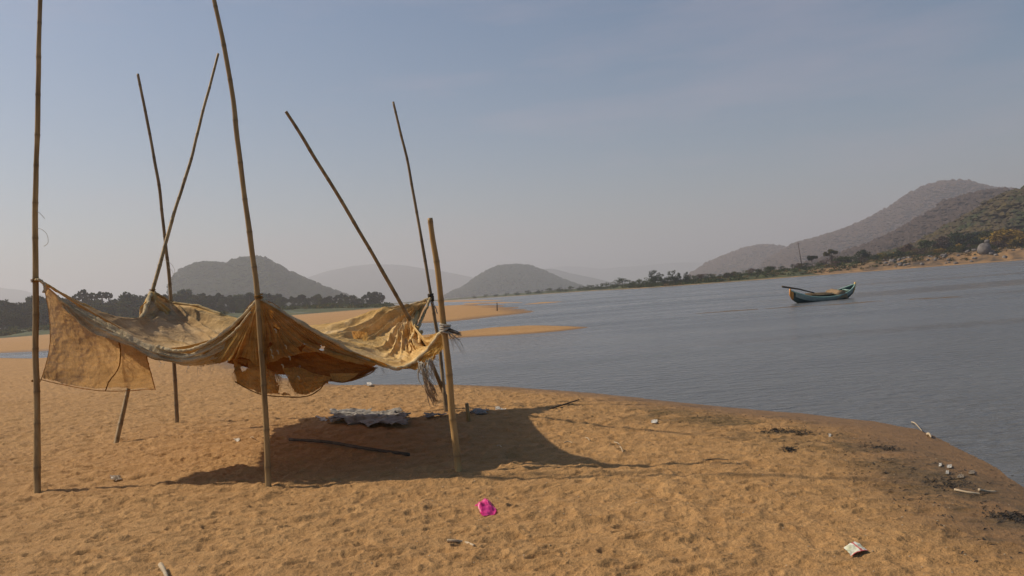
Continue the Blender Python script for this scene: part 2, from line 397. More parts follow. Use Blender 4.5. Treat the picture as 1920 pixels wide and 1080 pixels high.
# ------------------------------------------------------------------ ground, water, haze
th = np.concatenate([np.linspace(-1.45, -.68, 90, endpoint=False), np.linspace(-.68, .68, 1150, endpoint=False), np.linspace(.68, 1.45, 91)])
rr = np.concatenate([np.geomspace(.5, 4.0, 60, endpoint=False), np.geomspace(4.0, 22, 640, endpoint=False), np.geomspace(22, 900, 430, endpoint=False), np.geomspace(900, 9500, 60)])
TT, RR = np.meshgrid(th, rr); GX = (RR*np.sin(TT)).ravel(); GY = (RR*np.cos(TT)).ravel()
gzv, gw, gv, gd, gdry = land(GX, GY)
ground = mesh_obj('ground', np.stack([GX, GY, gzv], 1), grid_faces(len(rr), len(th))[:, ::-1], M['ground'], attrs=dict(wet=gw, veg=gv, debris=gd, dry=gdry))
props(ground, kind='structure')
# the part of the beach behind the viewer
gb = mesh_obj('ground', [(-60, -6, .1), (60, -6, .1), (60, 0.0, .1), (-60, 0.0, .1)], [(0, 1, 2, 3)], M['ground']); props(gb, kind='structure')
W_ = 9400
wt = mesh_obj('river_water', [(-W_, -20, 0), (W_, -20, 0), (W_, W_, 0), (-W_, W_, 0)], [(0, 1, 2, 3)], M['water']); props(wt, kind='structure')
HB = (-9600, 9600, -30, 9600, -2.2, 430)
hv = [(HB[i], HB[2+j], HB[4+k]) for i in (0, 1) for j in (0, 1) for k in (0, 1)]
haze_m, hn, ho = mat_new('haze_air'); pv = hn.nodes.new('ShaderNodeVolumePrincipled'); pv.inputs['Density'].default_value = 1/2700
pv.inputs['Color'].default_value = (.77, .765, .825, 1); pv.inputs['Anisotropy'].default_value = .25
hn.links.new(pv.outputs[0], ho.inputs['Volume'])
haze = mesh_obj('haze', hv, [(0, 1, 3, 2), (4, 6, 7, 5), (0, 4, 5, 1), (2, 3, 7, 6), (0, 2, 6, 4), (1, 5, 7, 3)], haze_m, smooth=False)
props(haze, kind='stuff', label='pale dry-season haze over the river valley')

# ------------------------------------------------------------------ hills
def hill(prof, D, W, mat, seed, clumps=None, csize=8, rough=.05, cmat=None, lab=None):
    prof = np.array(prof, float)
    X = np.array([ray(p, hor(p))[0]*D for p in prof[:, 0]])
    Z = np.array([EYE+(hor(p)-q)/FPX*D*1.0 for p, q in prof])
    n = 260; xs = np.linspace(X[0]-W*.5, X[-1]+W*.5, n); hz = np.interp(xs, X, Z, left=-5, right=-5 if prof[-1, 0] < 1925 else Z[-1])
    k = np.hanning(9); k /= k.sum(); hz = np.convolve(np.pad(hz, 4, 'edge'), k, 'valid')
    m = 90; ys = np.linspace(-1, 1, m)
    XX, YY = np.meshgrid(xs, ys)
    bell = np.cos(YY*PI/2)**1.15
    ZZ = -4+(np.maximum(hz, 0)[None]+4)*bell*(1+ .16*fbm(XX/W*3, YY*2.5, seed, 4)*(1-bell)*2.2)
    ZZ = ZZ + fbm(XX/W*9, YY*9, seed+5, 4, .6)*rough*np.maximum(hz, 0)[None]*sstep(0, .4, bell)
    ZZ = np.maximum(ZZ, -1.6)
    XX = XX*(D+YY*W)/D
    V = np.stack([XX.ravel(), (D+YY*W).ravel(), ZZ.ravel()], 1)
    o = mesh_obj('hill', V, grid_faces(m, n), mat); props(o, kind='structure')
    if clumps:
        N = clumps; i = rng.integers(0, n-1, N*3); j = (rng.beta(2.2, 2.6, N*3)*m*.56).astype(int)
        px = XX[j, i]+rng.uniform(-1, 1, N*3)*(xs[1]-xs[0]); py = D+YY[j, i]*W+rng.uniform(-1, 1, N*3)*W/m*2; pz = ZZ[j, i]
        ok = pz > 4; px, py, pz = px[ok][:N], py[ok][:N], pz[ok][:N]; N = len(px)
        base = np.array([(0, 0, 1), (1, 0, .3), (.3, .95, .35), (-.8, .6, .25), (-.8, -.6, .3), (.3, -.95, .25), (0, 0, -.8)], float)
        fc = np.array([(0, 1, 2), (0, 2, 3), (0, 3, 4), (0, 4, 5), (0, 5, 1), (6, 2, 1), (6, 3, 2), (6, 4, 3), (6, 5, 4), (6, 1, 5)])
        s = csize*rng.uniform(.5, 1.25, (N, 1, 1)); B = base[None]*(1+rng.uniform(-.3, .3, (N, 7, 3)))*s
        a = rng.uniform(0, 6.28, N); ca, sa = np.cos(a)[:, None], np.sin(a)[:, None]
        BX = B[..., 0]*ca-B[..., 1]*sa+px[:, None]; BY = B[..., 0]*sa+B[..., 1]*ca+py[:, None]; BZ = B[..., 2]*.8+pz[:, None]+csize*.15
        V = np.stack([BX, BY, BZ], 2).reshape(-1, 3); F = (fc[None]+7*np.arange(N)[:, None, None]).reshape(-1, 3)
        c = mesh_obj('hillside_woodland', V, F, cmat or M['leafd'], smooth=False); props(c, kind='stuff', label=lab or 'woodland covering the hill', cat=None)
    return o
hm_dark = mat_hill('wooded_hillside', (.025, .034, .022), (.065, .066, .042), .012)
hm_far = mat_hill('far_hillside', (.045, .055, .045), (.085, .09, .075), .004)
hm_brown = mat_hill('dry_hillside', (.06, .043, .044), (.115, .08, .08), .012)
hill([(322, 540), (335, 524), (350, 510), (372, 501), (392, 496), (410, 495), (430, 498), (446, 491), (470, 486), (482, 485), (500, 487), (520, 497), (536, 506), (548, 516), (570, 525), (600, 537), (625, 548), (650, 558), (690, 570)],
     1500, 330, hm_dark, 3, 9000, 5.5, lab='dense woodland covering the round hill behind the left trees')
hill([(830, 560), (850, 548), (870, 541), (890, 526), (910, 514), (935, 502), (955, 499), (975, 498), (1000, 502), (1020, 509), (1040, 518), (1055, 526), (1080, 535), (1110, 545)],
     2300, 420, hm_dark, 13, 6000, 6, lab='scrub woodland on the conical hill in the middle distance', rough=.03)
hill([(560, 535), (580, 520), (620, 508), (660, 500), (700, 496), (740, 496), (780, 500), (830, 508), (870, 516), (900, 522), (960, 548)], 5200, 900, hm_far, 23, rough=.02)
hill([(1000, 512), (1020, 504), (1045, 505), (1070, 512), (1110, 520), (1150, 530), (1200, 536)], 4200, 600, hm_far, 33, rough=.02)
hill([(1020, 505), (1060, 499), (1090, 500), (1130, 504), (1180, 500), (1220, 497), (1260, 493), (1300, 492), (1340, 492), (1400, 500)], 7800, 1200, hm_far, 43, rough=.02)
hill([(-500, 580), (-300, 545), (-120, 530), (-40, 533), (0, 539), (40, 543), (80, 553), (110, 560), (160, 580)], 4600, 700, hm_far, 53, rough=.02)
hill([(1290, 518), (1312, 505), (1330, 494), (1360, 481), (1390, 470), (1420, 462), (1440, 460), (1470, 464), (1500, 472), (1540, 482), (1600, 492)], 2300, 380, hm_brown, 63, 5000, 5.5, cmat=M['leafb'], rough=.03, lab='dry scrub on the low ridge at the foot of the mountain')
hill([(1430, 492), (1470, 474), (1500, 456), (1530, 450), (1560, 441), (1600, 428), (1640, 412), (1680, 390), (1710, 370), (1745, 352), (1775, 344), (1800, 341), (1830, 345), (1860, 352), (1890, 356), (1920, 360), (1980, 366), (2100, 380)],
     1850, 480, hm_brown, 73, 12000, 5, cmat=M['leafb'], rough=.02, lab='dry scrub on the tall purple-grey mountain')
hill([(1500, 500), (1560, 486), (1620, 466), (1680, 442), (1720, 420), (1760, 395), (1800, 376), (1840, 366), (1880, 361), (1920, 362), (2000, 350), (2200, 320)],
     900, 250, hm_brown, 83, 6000, 4.5, cmat=M['leafb'], rough=.05, lab='brown dry scrub on the ridge below the mountain')
hill([(1560, 505), (1600, 494), (1660, 480), (1720, 462), (1770, 436), (1820, 408), (1860, 386), (1900, 368), (1930, 358), (2000, 335), (2200, 290)],
     430, 120, mat_hill('near_hillside', (.045, .045, .025), (.12, .095, .05), .05), 93, 4200, 2.3, cmat=M['leafmix'], rough=.07, lab='green and brown bushes on the nearest slope at right')

# ------------------------------------------------------------------ trees
def leaf_cloud(n, centres, rad, leaf, seed, flat=.8):
    g = np.random.default_rng(seed); V = np.zeros((n, 4, 3)); c = np.array(centres); idx = g.integers(0, len(c), n)
    d = g.normal(size=(n, 3)); d /= np.linalg.norm(d, axis=1, keepdims=True); rr_ = np.array(rad)[idx]*g.uniform(.35, 1.05, n)**.6
    p = c[idx]+d*rr_[:, None]*np.array([1, 1, flat])
    a = g.normal(size=(n, 3)); a /= np.linalg.norm(a, axis=1, keepdims=True); b = np.cross(a, g.normal(size=(n, 3))); b /= np.linalg.norm(b, axis=1, keepdims=True)
    s = leaf*g.uniform(.5, 1.3, (n, 1))
    V[:, 0] = p-a*s-b*s*.5; V[:, 1] = p+a*s*.8-b*s*.6; V[:, 2] = p+a*s+b*s*.5; V[:, 3] = p-a*s*.7+b*s*.7
    return V.reshape(-1, 3), np.arange(n*4).reshape(-1, 4)
def make_tree(name, seed, leafmat, shape='round', h=1., n=900):
    "unit tree, 1 m tall, scaled when planted"
    g = np.random.default_rng(seed); root = empty(name)
    lim = []; cs = []; rs = []
    if shape == 'round': k = 12; zc = (.26, .84); sp = .34; rad = (.14, .23)
    elif shape == 'tall': k = 9; zc = (.45, .88); sp = .17; rad = (.09, .15)
    elif shape == 'flat': k = 8; zc = (.62, .86); sp = .36; rad = (.11, .17)
    else: k = 10; zc = (.15, .7); sp = .42; rad = (.16, .28)
    top = np.array([g.uniform(-.05, .05), g.uniform(-.05, .05), zc[0]+.1])
    lim.append(tube(cr1([(0, 0, -.06), (g.uniform(-.03, .03), 0, .2), top], 6), np.linspace(.035, .018, 6), 6))
    for i in range(k):
        a = i*2.4+g.uniform(-.4, .4); q = sp*g.uniform(.3, 1); z = g.uniform(*zc)
        c = np.array([math.cos(a)*q, math.sin(a)*q, z]); cs.append(c); rs.append(g.uniform(*rad))
        lim.append(tube(cr1([top*[1, 1, .75], (top+c)/2*[1, 1, .93], c], 5), np.linspace(.014, .004, 5), 4))
    cs.append(np.array([0, 0, zc[1]])); rs.append(rad[0])
    tv, tf = join(*lim); mesh_obj('trunk', tv, tf, M['trunk'], root)
    V, F = leaf_cloud(n, cs, rs, .036, seed); V[:, 2] = np.maximum(V[:, 2], .02)
    mesh_obj('crown', V, F, leafmat, root, smooth=False)
    return root
def make_palm(seed):
    g = np.random.default_rng(seed); root = empty('palm_tree')
    tv, tf = tube(cr1([(0, 0, -.05), (.015, 0, .4), (0, .01, .86)], 8), np.linspace(.026, .016, 8), 7); mesh_obj('trunk', tv, tf, M['trunk'], root)
    V = []; F = []
    for i in range(46):
        d = g.normal(size=3); d[2] = d[2]*.8+.15; d /= np.linalg.norm(d); side = np.cross(d, g.normal(size=3)); side /= np.linalg.norm(side)
        L = g.uniform(.085, .125); b = np.array([0, 0, .87]); o = len(V)
        V.append(b+d*.03); V.append(b+d*L*.45)
        for q in np.linspace(-1, 1, 7): V.append(b+d*(.45*L+L*.62*math.cos(q*1.1))+side*L*.6*math.sin(q*1.2)+np.array([0, 0, -.012*abs(q)*3]))
        for q in range(6): F.append((o+1, o+2+q, o+3+q))
        F.append((o, o+4, o+1)); F.append((o, o+1, o+5))
    mesh_obj('crown', V, F, M['leafd'], root, smooth=False); return root
protos = {}
def plant(kind, x, y, hgt, wid=None, label=None, cat='tree', group=None, z=None, mk=None):
    "first use moves the prototype itself, later uses copy it with its parts"
    z = gz(x, y) if z is None else z; wid = wid or hgt
    if kind not in protos: r = mk(); protos[kind] = r
    else:
        s = protos[kind]; r = s.copy()
        for k_ in list(r.keys()): del r[k_]
        col.objects.link(r)
        for ch in s.children: c = ch.copy(); col.objects.link(c); c.parent = r
    r.location = (x, y, z-.02*hgt); r.scale = (wid, wid, hgt); r.rotation_euler = (0, 0, random.uniform(0, 6.28))
    props(r, label, cat, group); return r
def zpx(px, py, d): return EYE+(hor(px)-py)/FPX*d
def mkt(name, seed, lm, shape, n=1300): return lambda: make_tree(name, seed, M[lm], shape, n=n)
PX_T = [(-200, 566), (0, 557), (60, 556), (100, 549), (140, 557), (205, 557), (240, 545), (300, 545), (360, 543), (420, 546), (480, 548), (540, 547), (600, 551), (660, 548), (700, 547), (718, 552), (730, 562)]
txp = [p[0] for p in PX_T]; typ = [p[1] for p in PX_T]
RN = ['hindmost row', 'third row', 'second row', 'front row']
SN = ['behind the hanging cloth panel', 'behind the crossed poles', 'below the round hill, left half', 'below the round hill, right half', 'at the thinning right end']
kinds = [('broadleaf_tree', 101, 'leafd', 'round'), ('broadleaf_tree', 102, 'leafd', 'flat'), ('broadleaf_tree', 103, 'leafm', 'round'), ('broadleaf_tree', 104, 'leafd', 'tall')]
for row, (N, dd, fr) in enumerate(((40, 62, 1.0), (42, 40, .9), (44, 20, .74), (40, 2, .52))):
    for i in range(N):
        px = -150+(875*(i+random.uniform(.1, .9))/N); d = 318+max(0, px)/730*120+dd+random.uniform(-7, 7)
        if px > 722: continue
        top = zpx(px, np.interp(px, txp, typ)+random.uniform(-4, 4), d); x, y = wp(px, d); g0 = gz(x, y); h_ = (top-g0)*fr*random.uniform(.88, 1.04)
        if h_ < 2: continue
        sec = 0 if px < 120 else 1 if px < 300 else 2 if px < 480 else 3 if px < 620 else 4
        k_ = random.choice(kinds if row < 2 else [kinds[0], kinds[2], kinds[0]])
        plant(k_[1], x, y, h_, h_*random.uniform(.75, 1.15), 'dark broadleaf tree in the %s, %s' % (RN[row], SN[sec]), 'tree', 'left bank trees, %s, %s' % (RN[row], SN[sec]), g0, mkt(*k_))
PL = ['tallest toddy palm above the left treeline, leftmost of its cluster', 'second toddy palm of the left cluster, beside the tallest', 'third toddy palm of the left cluster', 'fourth toddy palm of the left cluster', 'last toddy palm of the left cluster, nearest the crossed poles', 'low toddy palm left of the tallest palm', 'lone toddy palm behind the crossing bamboo poles', 'palm just left of the centre bamboo pole', 'palm just right of the centre bamboo pole']
for i, (px, py) in enumerate(((158, 539), (169, 545), (181, 545), (195, 543), (208, 544), (148, 548), (242, 543), (470, 546), (505, 548))):
    d = 395+i; x, y = wp(px, d); g0 = gz(x, y); h_ = zpx(px, py, d)-g0
    plant('palm', x, y, h_, h_*1.1, PL[i], 'palm', None, g0, lambda: make_palm(5))
# undergrowth on the left bank
def scatter_bush(name, pts, size, mat, label, seed, per=26):
    g = np.random.default_rng(seed); Vs = []; 
    for x, y in pts:
        s = size*g.uniform(.5, 1.3); v, f = leaf_cloud(per, [(0, 0, .3*s), (s*.5, 0, .2*s), (-s*.4, s*.3, .2*s)], [s*.7]*3, s*.28, int(g.integers(1e6)), .6)
        Vs.append(v+np.array([x, y, gz(x, y)]))
    V = np.concatenate(Vs); o = mesh_obj(name, V, np.arange(len(V)).reshape(-1, 4), mat, smooth=False); props(o, kind='stuff', label=label); return o
pts = []
for i in range(520):
    px = random.uniform(-160, 735); d0 = 268+max(0, px)/730*60; d = d0+random.uniform(6, 90)**1.0; pts.append(wp(px, d))
scatter_bush('undergrowth', pts[:330], 2.0, M['leafm'], 'low green undergrowth on the left bank slope', 5)
scatter_bush('undergrowth', pts[330:], 1.5, M['leafo'], 'olive brush between the river bank and the left trees', 6)

pts = []; pts2 = []
for i in range(1000):
    px = random.uniform(1180, 1930)
    d0 = float(np.interp(px, [1110, 1200, 1320, 1440, 1560, 1680, 1800, 1920, 2100], [420, 300, 268, 264, 261, 252, 243, 236, 222])); (pts if random.random() < (.75 if px < 1620 else .45) else pts2).append(wp(px, d0+random.uniform(5, 34)))
scatter_bush('grass_tufts', pts, 1.0, M['leafm'], 'green tufts and low weeds along the right bank', 15, 18)
scatter_bush('grass_tufts', pts2, .9, M['leafdry'], 'dry straw tufts along the orange right bank', 16, 18)
# right bank: distant row
RT = [(1229, 503, 1.0), (1243, 512, .9), (1265, 504, 1.), (1289, 508, .8), (1212, 515, 1.), (1200, 520, 1), (1180, 521, 1), (1166, 517, 1), (1150, 524, 1), (1135, 527, 1), (1120, 530, 1), (1105, 532, 1.), (1088, 533, 1), (1070, 534, 1), (1050, 536, 1), (1030, 538, 1),
      (1010, 541, 1), (990, 543, 1), (970, 545, 1), (950, 548, 1), (930, 549, 1), (910, 551, 1), (890, 553, 1), (1300, 514, .8), (1276, 514, .9), (1255, 516, .9), (1220, 520, 1), (1190, 525, 1), (1128, 533, 1), (1098, 536, 1), (1060, 539, 1)]
def bank_d(px):
    return float(np.interp(px, [870, 987, 1110, 1200, 1320, 1440, 1560, 1680, 1800, 1920, 2100], [760, 520, 420, 300, 268, 264, 261, 252, 243, 236, 222]))
for i, (px, py, wf) in enumerate(RT):
    d = bank_d(px)+random.uniform(12, 26); x, y = wp(px, d); g0 = gz(x, y); h_ = max(2.2, zpx(px, py, d)-g0)
    if i < 4: 
        lab = ['tallest round-crowned tree on the far bank, above the river bend', 'lower tree between the two tall ones on the far bank', 'second tall round tree on the far bank, left of the boxy one', 'boxy dark tree at the right end of the far bank group'][i]
        plant('far%d' % (i % 2), x, y, h_, h_*(.95 if i != 3 else .8), lab, 'tree', None, g0, mkt('broadleaf_tree', 120+i % 2, 'leafd', 'round', 700))
    else: plant('farb%d' % (i % 2), x, y, h_, h_*random.uniform(1.2, 1.9), 'low dark tree in the row along the far bank', 'tree', 'low trees along the far bank', g0, mkt('low_tree', 130+i % 2, 'leafm', 'bush', 500))
# right bank: named bushes and trees  (px of centre, top py, base depth offset, width px, material, label)
RB = [(1622, 466, 30, 26, 'leafd', 'dark round tree standing alone among the low scrub', 'round'),
      (1650, 474, 26, 50, 'leafm', 'wide green bush right of the lone round tree', 'bush'),
      (1690, 470, 24, 56, 'leafm', 'green thicket above the grey rocks on the bank', 'bush'),
      (1716, 466, 30, 40, 'leafo', 'olive yellow bush at the top of the green thicket', 'bush'),
      (1745, 476, 26, 30, 'leafb', 'dry brown bush on the rocky bank', 'bush'),
      (1765, 463, 28, 34, 'leafy', 'yellow straw-coloured bush above the orange rocks', 'bush'),
      (1800, 456, 22, 44, 'leafm', 'green bush below the slope, left of the big boulder', 'bush'),
      (1826, 446, 22, 44, 'leafd', 'tall dark green bush behind the big boulder', 'round'),
      (1852, 452, 20, 34, 'leafm', 'green bush hugging the right side of the boulder', 'bush'),
      (1884, 420, 30, 62, 'leafy', 'large golden yellow bamboo clump on the slope', 'bush'),
      (1912, 432, 26, 46, 'leafy', 'yellow clump at the right edge of the slope', 'bush'),
      (1850, 425, 40, 46, 'leafo', 'olive bush uphill of the boulder', 'bush'),
      (1800, 420, 60, 46, 'leafd', 'dark tree on the middle of the slope', 'round'),
      (1840, 400, 80, 50, 'leafd', 'dark spreading tree high on the slope', 'flat'),
      (1885, 385, 95, 56, 'leafm', 'green tree near the crest of the right slope', 'round'),
      (1912, 372, 90, 50, 'leafd', 'dark tree on the crest at the right edge', 'round'),
      (1905, 400, 70, 40, 'leafb', 'reddish brown leafless tree on the slope', 'round'),
      (1770, 440, 50, 40, 'leafb', 'greyish dry tree left of the dark slope tree', 'round'),
      (1740, 448, 45, 36, 'leafm', 'small green tree halfway up the slope', 'round'),
      (1705, 455, 50, 40, 'leafb', 'dry brown tree behind the green thicket', 'round'),
      (1588, 478, 30, 24, 'leafm', 'small green bush left of the lone round tree', 'bush'),
      (1560, 466, 34, 26, 'leafo', 'flat-topped acacia-like tree on the low bank', 'flat'),
      (1524, 478, 34, 20, 'leafd', 'small flat-topped tree beside the utility pole', 'flat')]
hn_obj = [o for o in bpy.data.objects if o.name.startswith('hill')]
dg = bpy.context.evaluated_depsgraph_get(); dg.update()
def surf(x, y):
    "highest land under a point"
    z = gz(x, y)
    hit = sc.ray_cast(dg, Vector((x, y, 425)), Vector((0, 0, -1)))
    if hit[0] and hit[4].name.split('.')[0] in ('hill', 'ground'): z = max(z, hit[1].z)
    return z
haze.hide_viewport = True; dg = bpy.context.evaluated_depsgraph_get(); dg.update()
for i, (px, py, off, wpx, lm, lab, shp) in enumerate(RB):
    d = bank_d(px)+off; x, y = wp(px, d); g0 = surf(x, y); zt = zpx(px, py, d); h_ = max(2.5, zt-g0) if shp != 'flat' or off < 50 else max(4, zt-g0)
    h_ = min(h_, 9); g0 = min(g0, zt-h_*.9) if zt-h_ < g0 else zt-h_ if False else g0
    wd = wpx/FPX*d/.85
    nm = {'bush': 'bush', 'round': 'broadleaf_tree', 'flat': 'flat_topped_tree'}[shp]
    plant('rb_%s_%s' % (lm, shp), x, y, h_, wd, lab, 'bush' if shp == 'bush' else 'tree', None, g0, mkt(nm, 150+i, lm, shp, 1100))
# scrub individuals along the bank
for i in range(120):
    px = random.uniform(1310, 1925)**1.0; d = bank_d(px)+random.choice([random.uniform(14, 40), random.uniform(30, 110)]); x, y = wp(px, d); g0 = surf(x, y)
    h_ = random.uniform(1.3, 3.0) if px < 1560 else random.uniform(1.8, 4.2)
    lm = random.choice(['leafm', 'leafd', 'leafo', 'leafb'] if px < 1650 else ['leafm', 'leafo', 'leafb', 'leafy', 'leafd', 'leafb'])
    cn_ = {'leafm': 'green', 'leafd': 'dark green', 'leafo': 'olive', 'leafb': 'dry brown', 'leafy': 'yellow'}[lm]
    plant('sc_'+lm, x, y, h_, h_*random.uniform(1.1, 1.7), 'low %s bush in the scrub on the right bank' % cn_, 'bush', '%s bushes in the right bank scrub' % cn_, g0, mkt('scrub_bush', 170+len(lm)+ord(lm[-1]), lm, 'bush', 420))
haze.hide_viewport = False

# rocks on the right bank
def rock(px, py, d, size, label, group=None, squash=.75, seed=0):
    g = np.random.default_rng(seed); V = []; F = []; nu, nv = 14, 9
    for j in range(nv):
        for i in range(nu):
            a = 2*PI*i/nu; b = PI*j/(nv-1); p = np.array([math.sin(b)*math.cos(a), math.sin(b)*math.sin(a), math.cos(b)])
            q = 1+.38*float(fbm(np.array(p[0]*1.6+seed), np.array(p[1]*1.6+p[2]*2), seed, 3)); V.append(p*q*size*np.array([1, .8, squash]))
    for j in range(nv-1):
        for i in range(nu): F.append((j*nu+i, j*nu+(i+1) % nu, (j+1)*nu+(i+1) % nu, (j+1)*nu+i))
    p = at(px, py, d); o = mesh_obj('boulder' if size > 1.2 else 'rock', V, F, M['rock']); o.location = tuple(p); o.rotation_euler = (0, g.uniform(-.3, .3), g.uniform(0, 6))
    props(o, label, 'boulder' if size > 1.2 else 'rock', group); return o
rock(1846, 468, 247, 2.2, 'large grey egg-shaped boulder on the orange bank below green bushes', None, .85, 3)
rock(1851, 453, 251.5, .8, 'smaller grey boulder perched above the big one', None, .8, 4)
rock(1672, 492, 262, 1.25, 'pale grey split boulder at the foot of the green thicket', None, .8, 5)
for i in range(64):
    px = random.choice([random.uniform(1655, 1700), random.uniform(1700, 1930), random.uniform(1700, 1930)]); d = bank_d(px)+random.uniform(3, 15); x, y = wp(px, d)
    p = np.array([x, y, gz(x, y)+.1]); o = rock(px, 480, d, random.uniform(.35, 1.0), 'small grey rock among many on the orange bank', 'small rocks along the right bank', .6, 20+i); o.location = tuple(p)

# utility pole on the far bank
up = wp(1505, 290); uz = gz(*up); ub = empty('utility_pole', (up[0], up[1], uz), label='thin leaning mast standing on the low far bank', cat='pole')
tp = np.array([up[0]-.9, up[1], zpx(1499, 454, 290)])
child('mast', *tube([np.array([up[0], up[1], uz-.3]), (np.array([up[0], up[1], uz])+tp)/2, tp], [.16, .13, .1], 6), M['trunk'], ub)
child('crossarm', *tube([tp+[-.7, 0, -.7], tp+[.7, 0, -.6]], .07, 5), M['trunk'], ub)

# ------------------------------------------------------------------ bamboo poles
def pole(label, pts, r0, r1, mat, seed, bury=.25):
    W = np.array([at(*p) for p in pts]); b = onsand(pts[0][0], pts[0][1]); 
    W[0] = b; g = np.random.default_rng(seed)
    sw = np.concatenate([[0], np.cumsum(np.linalg.norm(np.diff(W, axis=0), axis=1))]); tq = np.linspace(0, sw[-1], 140); P = np.stack([np.interp(tq, sw, W[:, k]) for k in range(3)], 1)
    for _ in range(260): P[1:-1] = (P[:-2]+2*P[1:-1]+P[2:])/4
    seg = np.linalg.norm(np.diff(P, axis=0), axis=1); S = np.concatenate([[0], np.cumsum(seg)]); L = S[-1]
    nodes = []; s = g.uniform(.12, .3)
    while s < L: nodes.append(s); s += g.uniform(.30, .44)
    ss = sorted(set([-.0, L]+[q for n_ in nodes for q in (n_-.05, n_-.014, n_, n_+.014, n_+.05) if 0 < q < L]+list(np.arange(.1, L, .12))))
    pts3 = np.array([[np.interp(q, S, P[:, k]) for k in range(3)] for q in ss])
    ss = np.array(ss); kink = np.array([vn(np.array(q*2.2), np.array(seed*3.1), k) for q in ss for k in (1, 2)]).reshape(-1, 2)*.011
    pts3[:, 0] += kink[:, 0]*np.clip(ss, 0, 1); pts3[:, 1] += kink[:, 1]*np.clip(ss, 0, 1)
    nd = np.array([min(abs(q-n_) for n_ in nodes) for q in ss]); bulge = np.exp(-(nd/.014)**2)
    rad = .92*(r0+(r1-r0)*ss/L)*(1+.10*bulge)*(1+.05*vn(ss*3, ss*0, seed))
    dwn = pts3[0]-(pts3[1]-pts3[0])/np.linalg.norm(pts3[1]-pts3[0])*bury
    pts3 = np.vstack([dwn, pts3]); rad = np.concatenate([[rad[0]], rad]); bulge = np.concatenate([[0], bulge])
    V, F = tube(pts3, rad, 12); o = mesh_obj('bamboo_pole', np.array(V)-b, F, M[mat], attrs=dict(node=np.repeat(bulge, 12)*.5)); o.location = tuple(b)
    props(o, label, 'pole', None); return o, W
pg = 'bamboo poles of the wrecked shelter'
pole1, W1 = pole('tall upright bamboo pole at the far left of the shelter, running out of the frame', [(70, 918, 8.06), (68, 740, 8.06), (66, 560, 8.05), (65, 380, 8.03), (68, 200, 8.0), (74, 30, 8.0), (78, -60, 8.0)], .035, .021, 'bamboo', 1)
pole2, W2 = pole('tall bamboo pole in the centre, leaning left and running out of the frame', [(503, 911, 7.4), (497, 760, 7.4), (486, 580, 7.39), (463, 385, 7.38), (436, 180, 7.35), (403, 0, 7.3), (388, -60, 7.3)], .031, .021, 'bamboo', 2)
pole3, W3 = pole('short thick golden bamboo post nearest the water with a splintered top', [(860, 884, 7.38), (847, 760, 7.38), (835, 640, 7.37), (821, 520, 7.36), (808, 409, 7.35)], .037, .026, 'bamboo_gold', 3)
pole4, W4 = pole('thin bamboo pole behind on the left, crossing and standing nearly straight', [(332, 795, 12.29), (328, 690, 12.28), (320, 560, 12.25), (311, 450, 12.22), (290, 290, 12.2), (258, 139, 12.2)], .033, .021, 'bamboo_grey', 4)
pole5, W5 = pole('bamboo pole leaning right and crossing the straight back left pole', [(218, 830, 10.84), (238, 735, 11.1), (285, 550, 11.7), (315, 440, 12.1), (365, 275, 12.6), (409, 101, 13.1)], .035, .022, 'bamboo', 5)
pole6, W6 = pole('bamboo pole slanting steeply up to the left with cloth knotted on it', [(843, 764, 11.75), (812, 683, 11.2), (779, 612, 10.7), (735, 540, 10.35), (640, 372, 9.7), (536, 209, 9.1)], .033, .020, 'bamboo_grey', 6)
pole7, W7 = pole('slim dark bamboo pole at the back right corner of the shelter', [(836, 768, 11.56), (824, 650, 11.52), (808, 545, 11.5), (788, 430, 11.5), (764, 300, 11.45), (738, 191, 11.4)], .030, .018, 'bamboo_grey', 7)
def fibre(parent, pp, r=.0022):
    V, F = tube(cr1([at(*p) for p in pp], 22), r, 4); child('loose_fibre', V, F, M['rope'], parent)
fibre(pole1, [(66, 428, 8.03), (78, 430, 7.98), (88, 440, 7.95), (90, 455, 7.95), (82, 462, 7.95)])
fibre(pole1, [(67, 395, 8.03), (75, 400, 8.0), (84, 410, 7.98)])
fibre(pole4, [(306, 487, 12.2), (318, 492, 12.1), (327, 505, 12.1), (325, 520, 12.1)])
fibre(pole4, [(316, 500, 12.2), (324, 512, 12.1), (322, 535, 12.1), (318, 545, 12.1)])

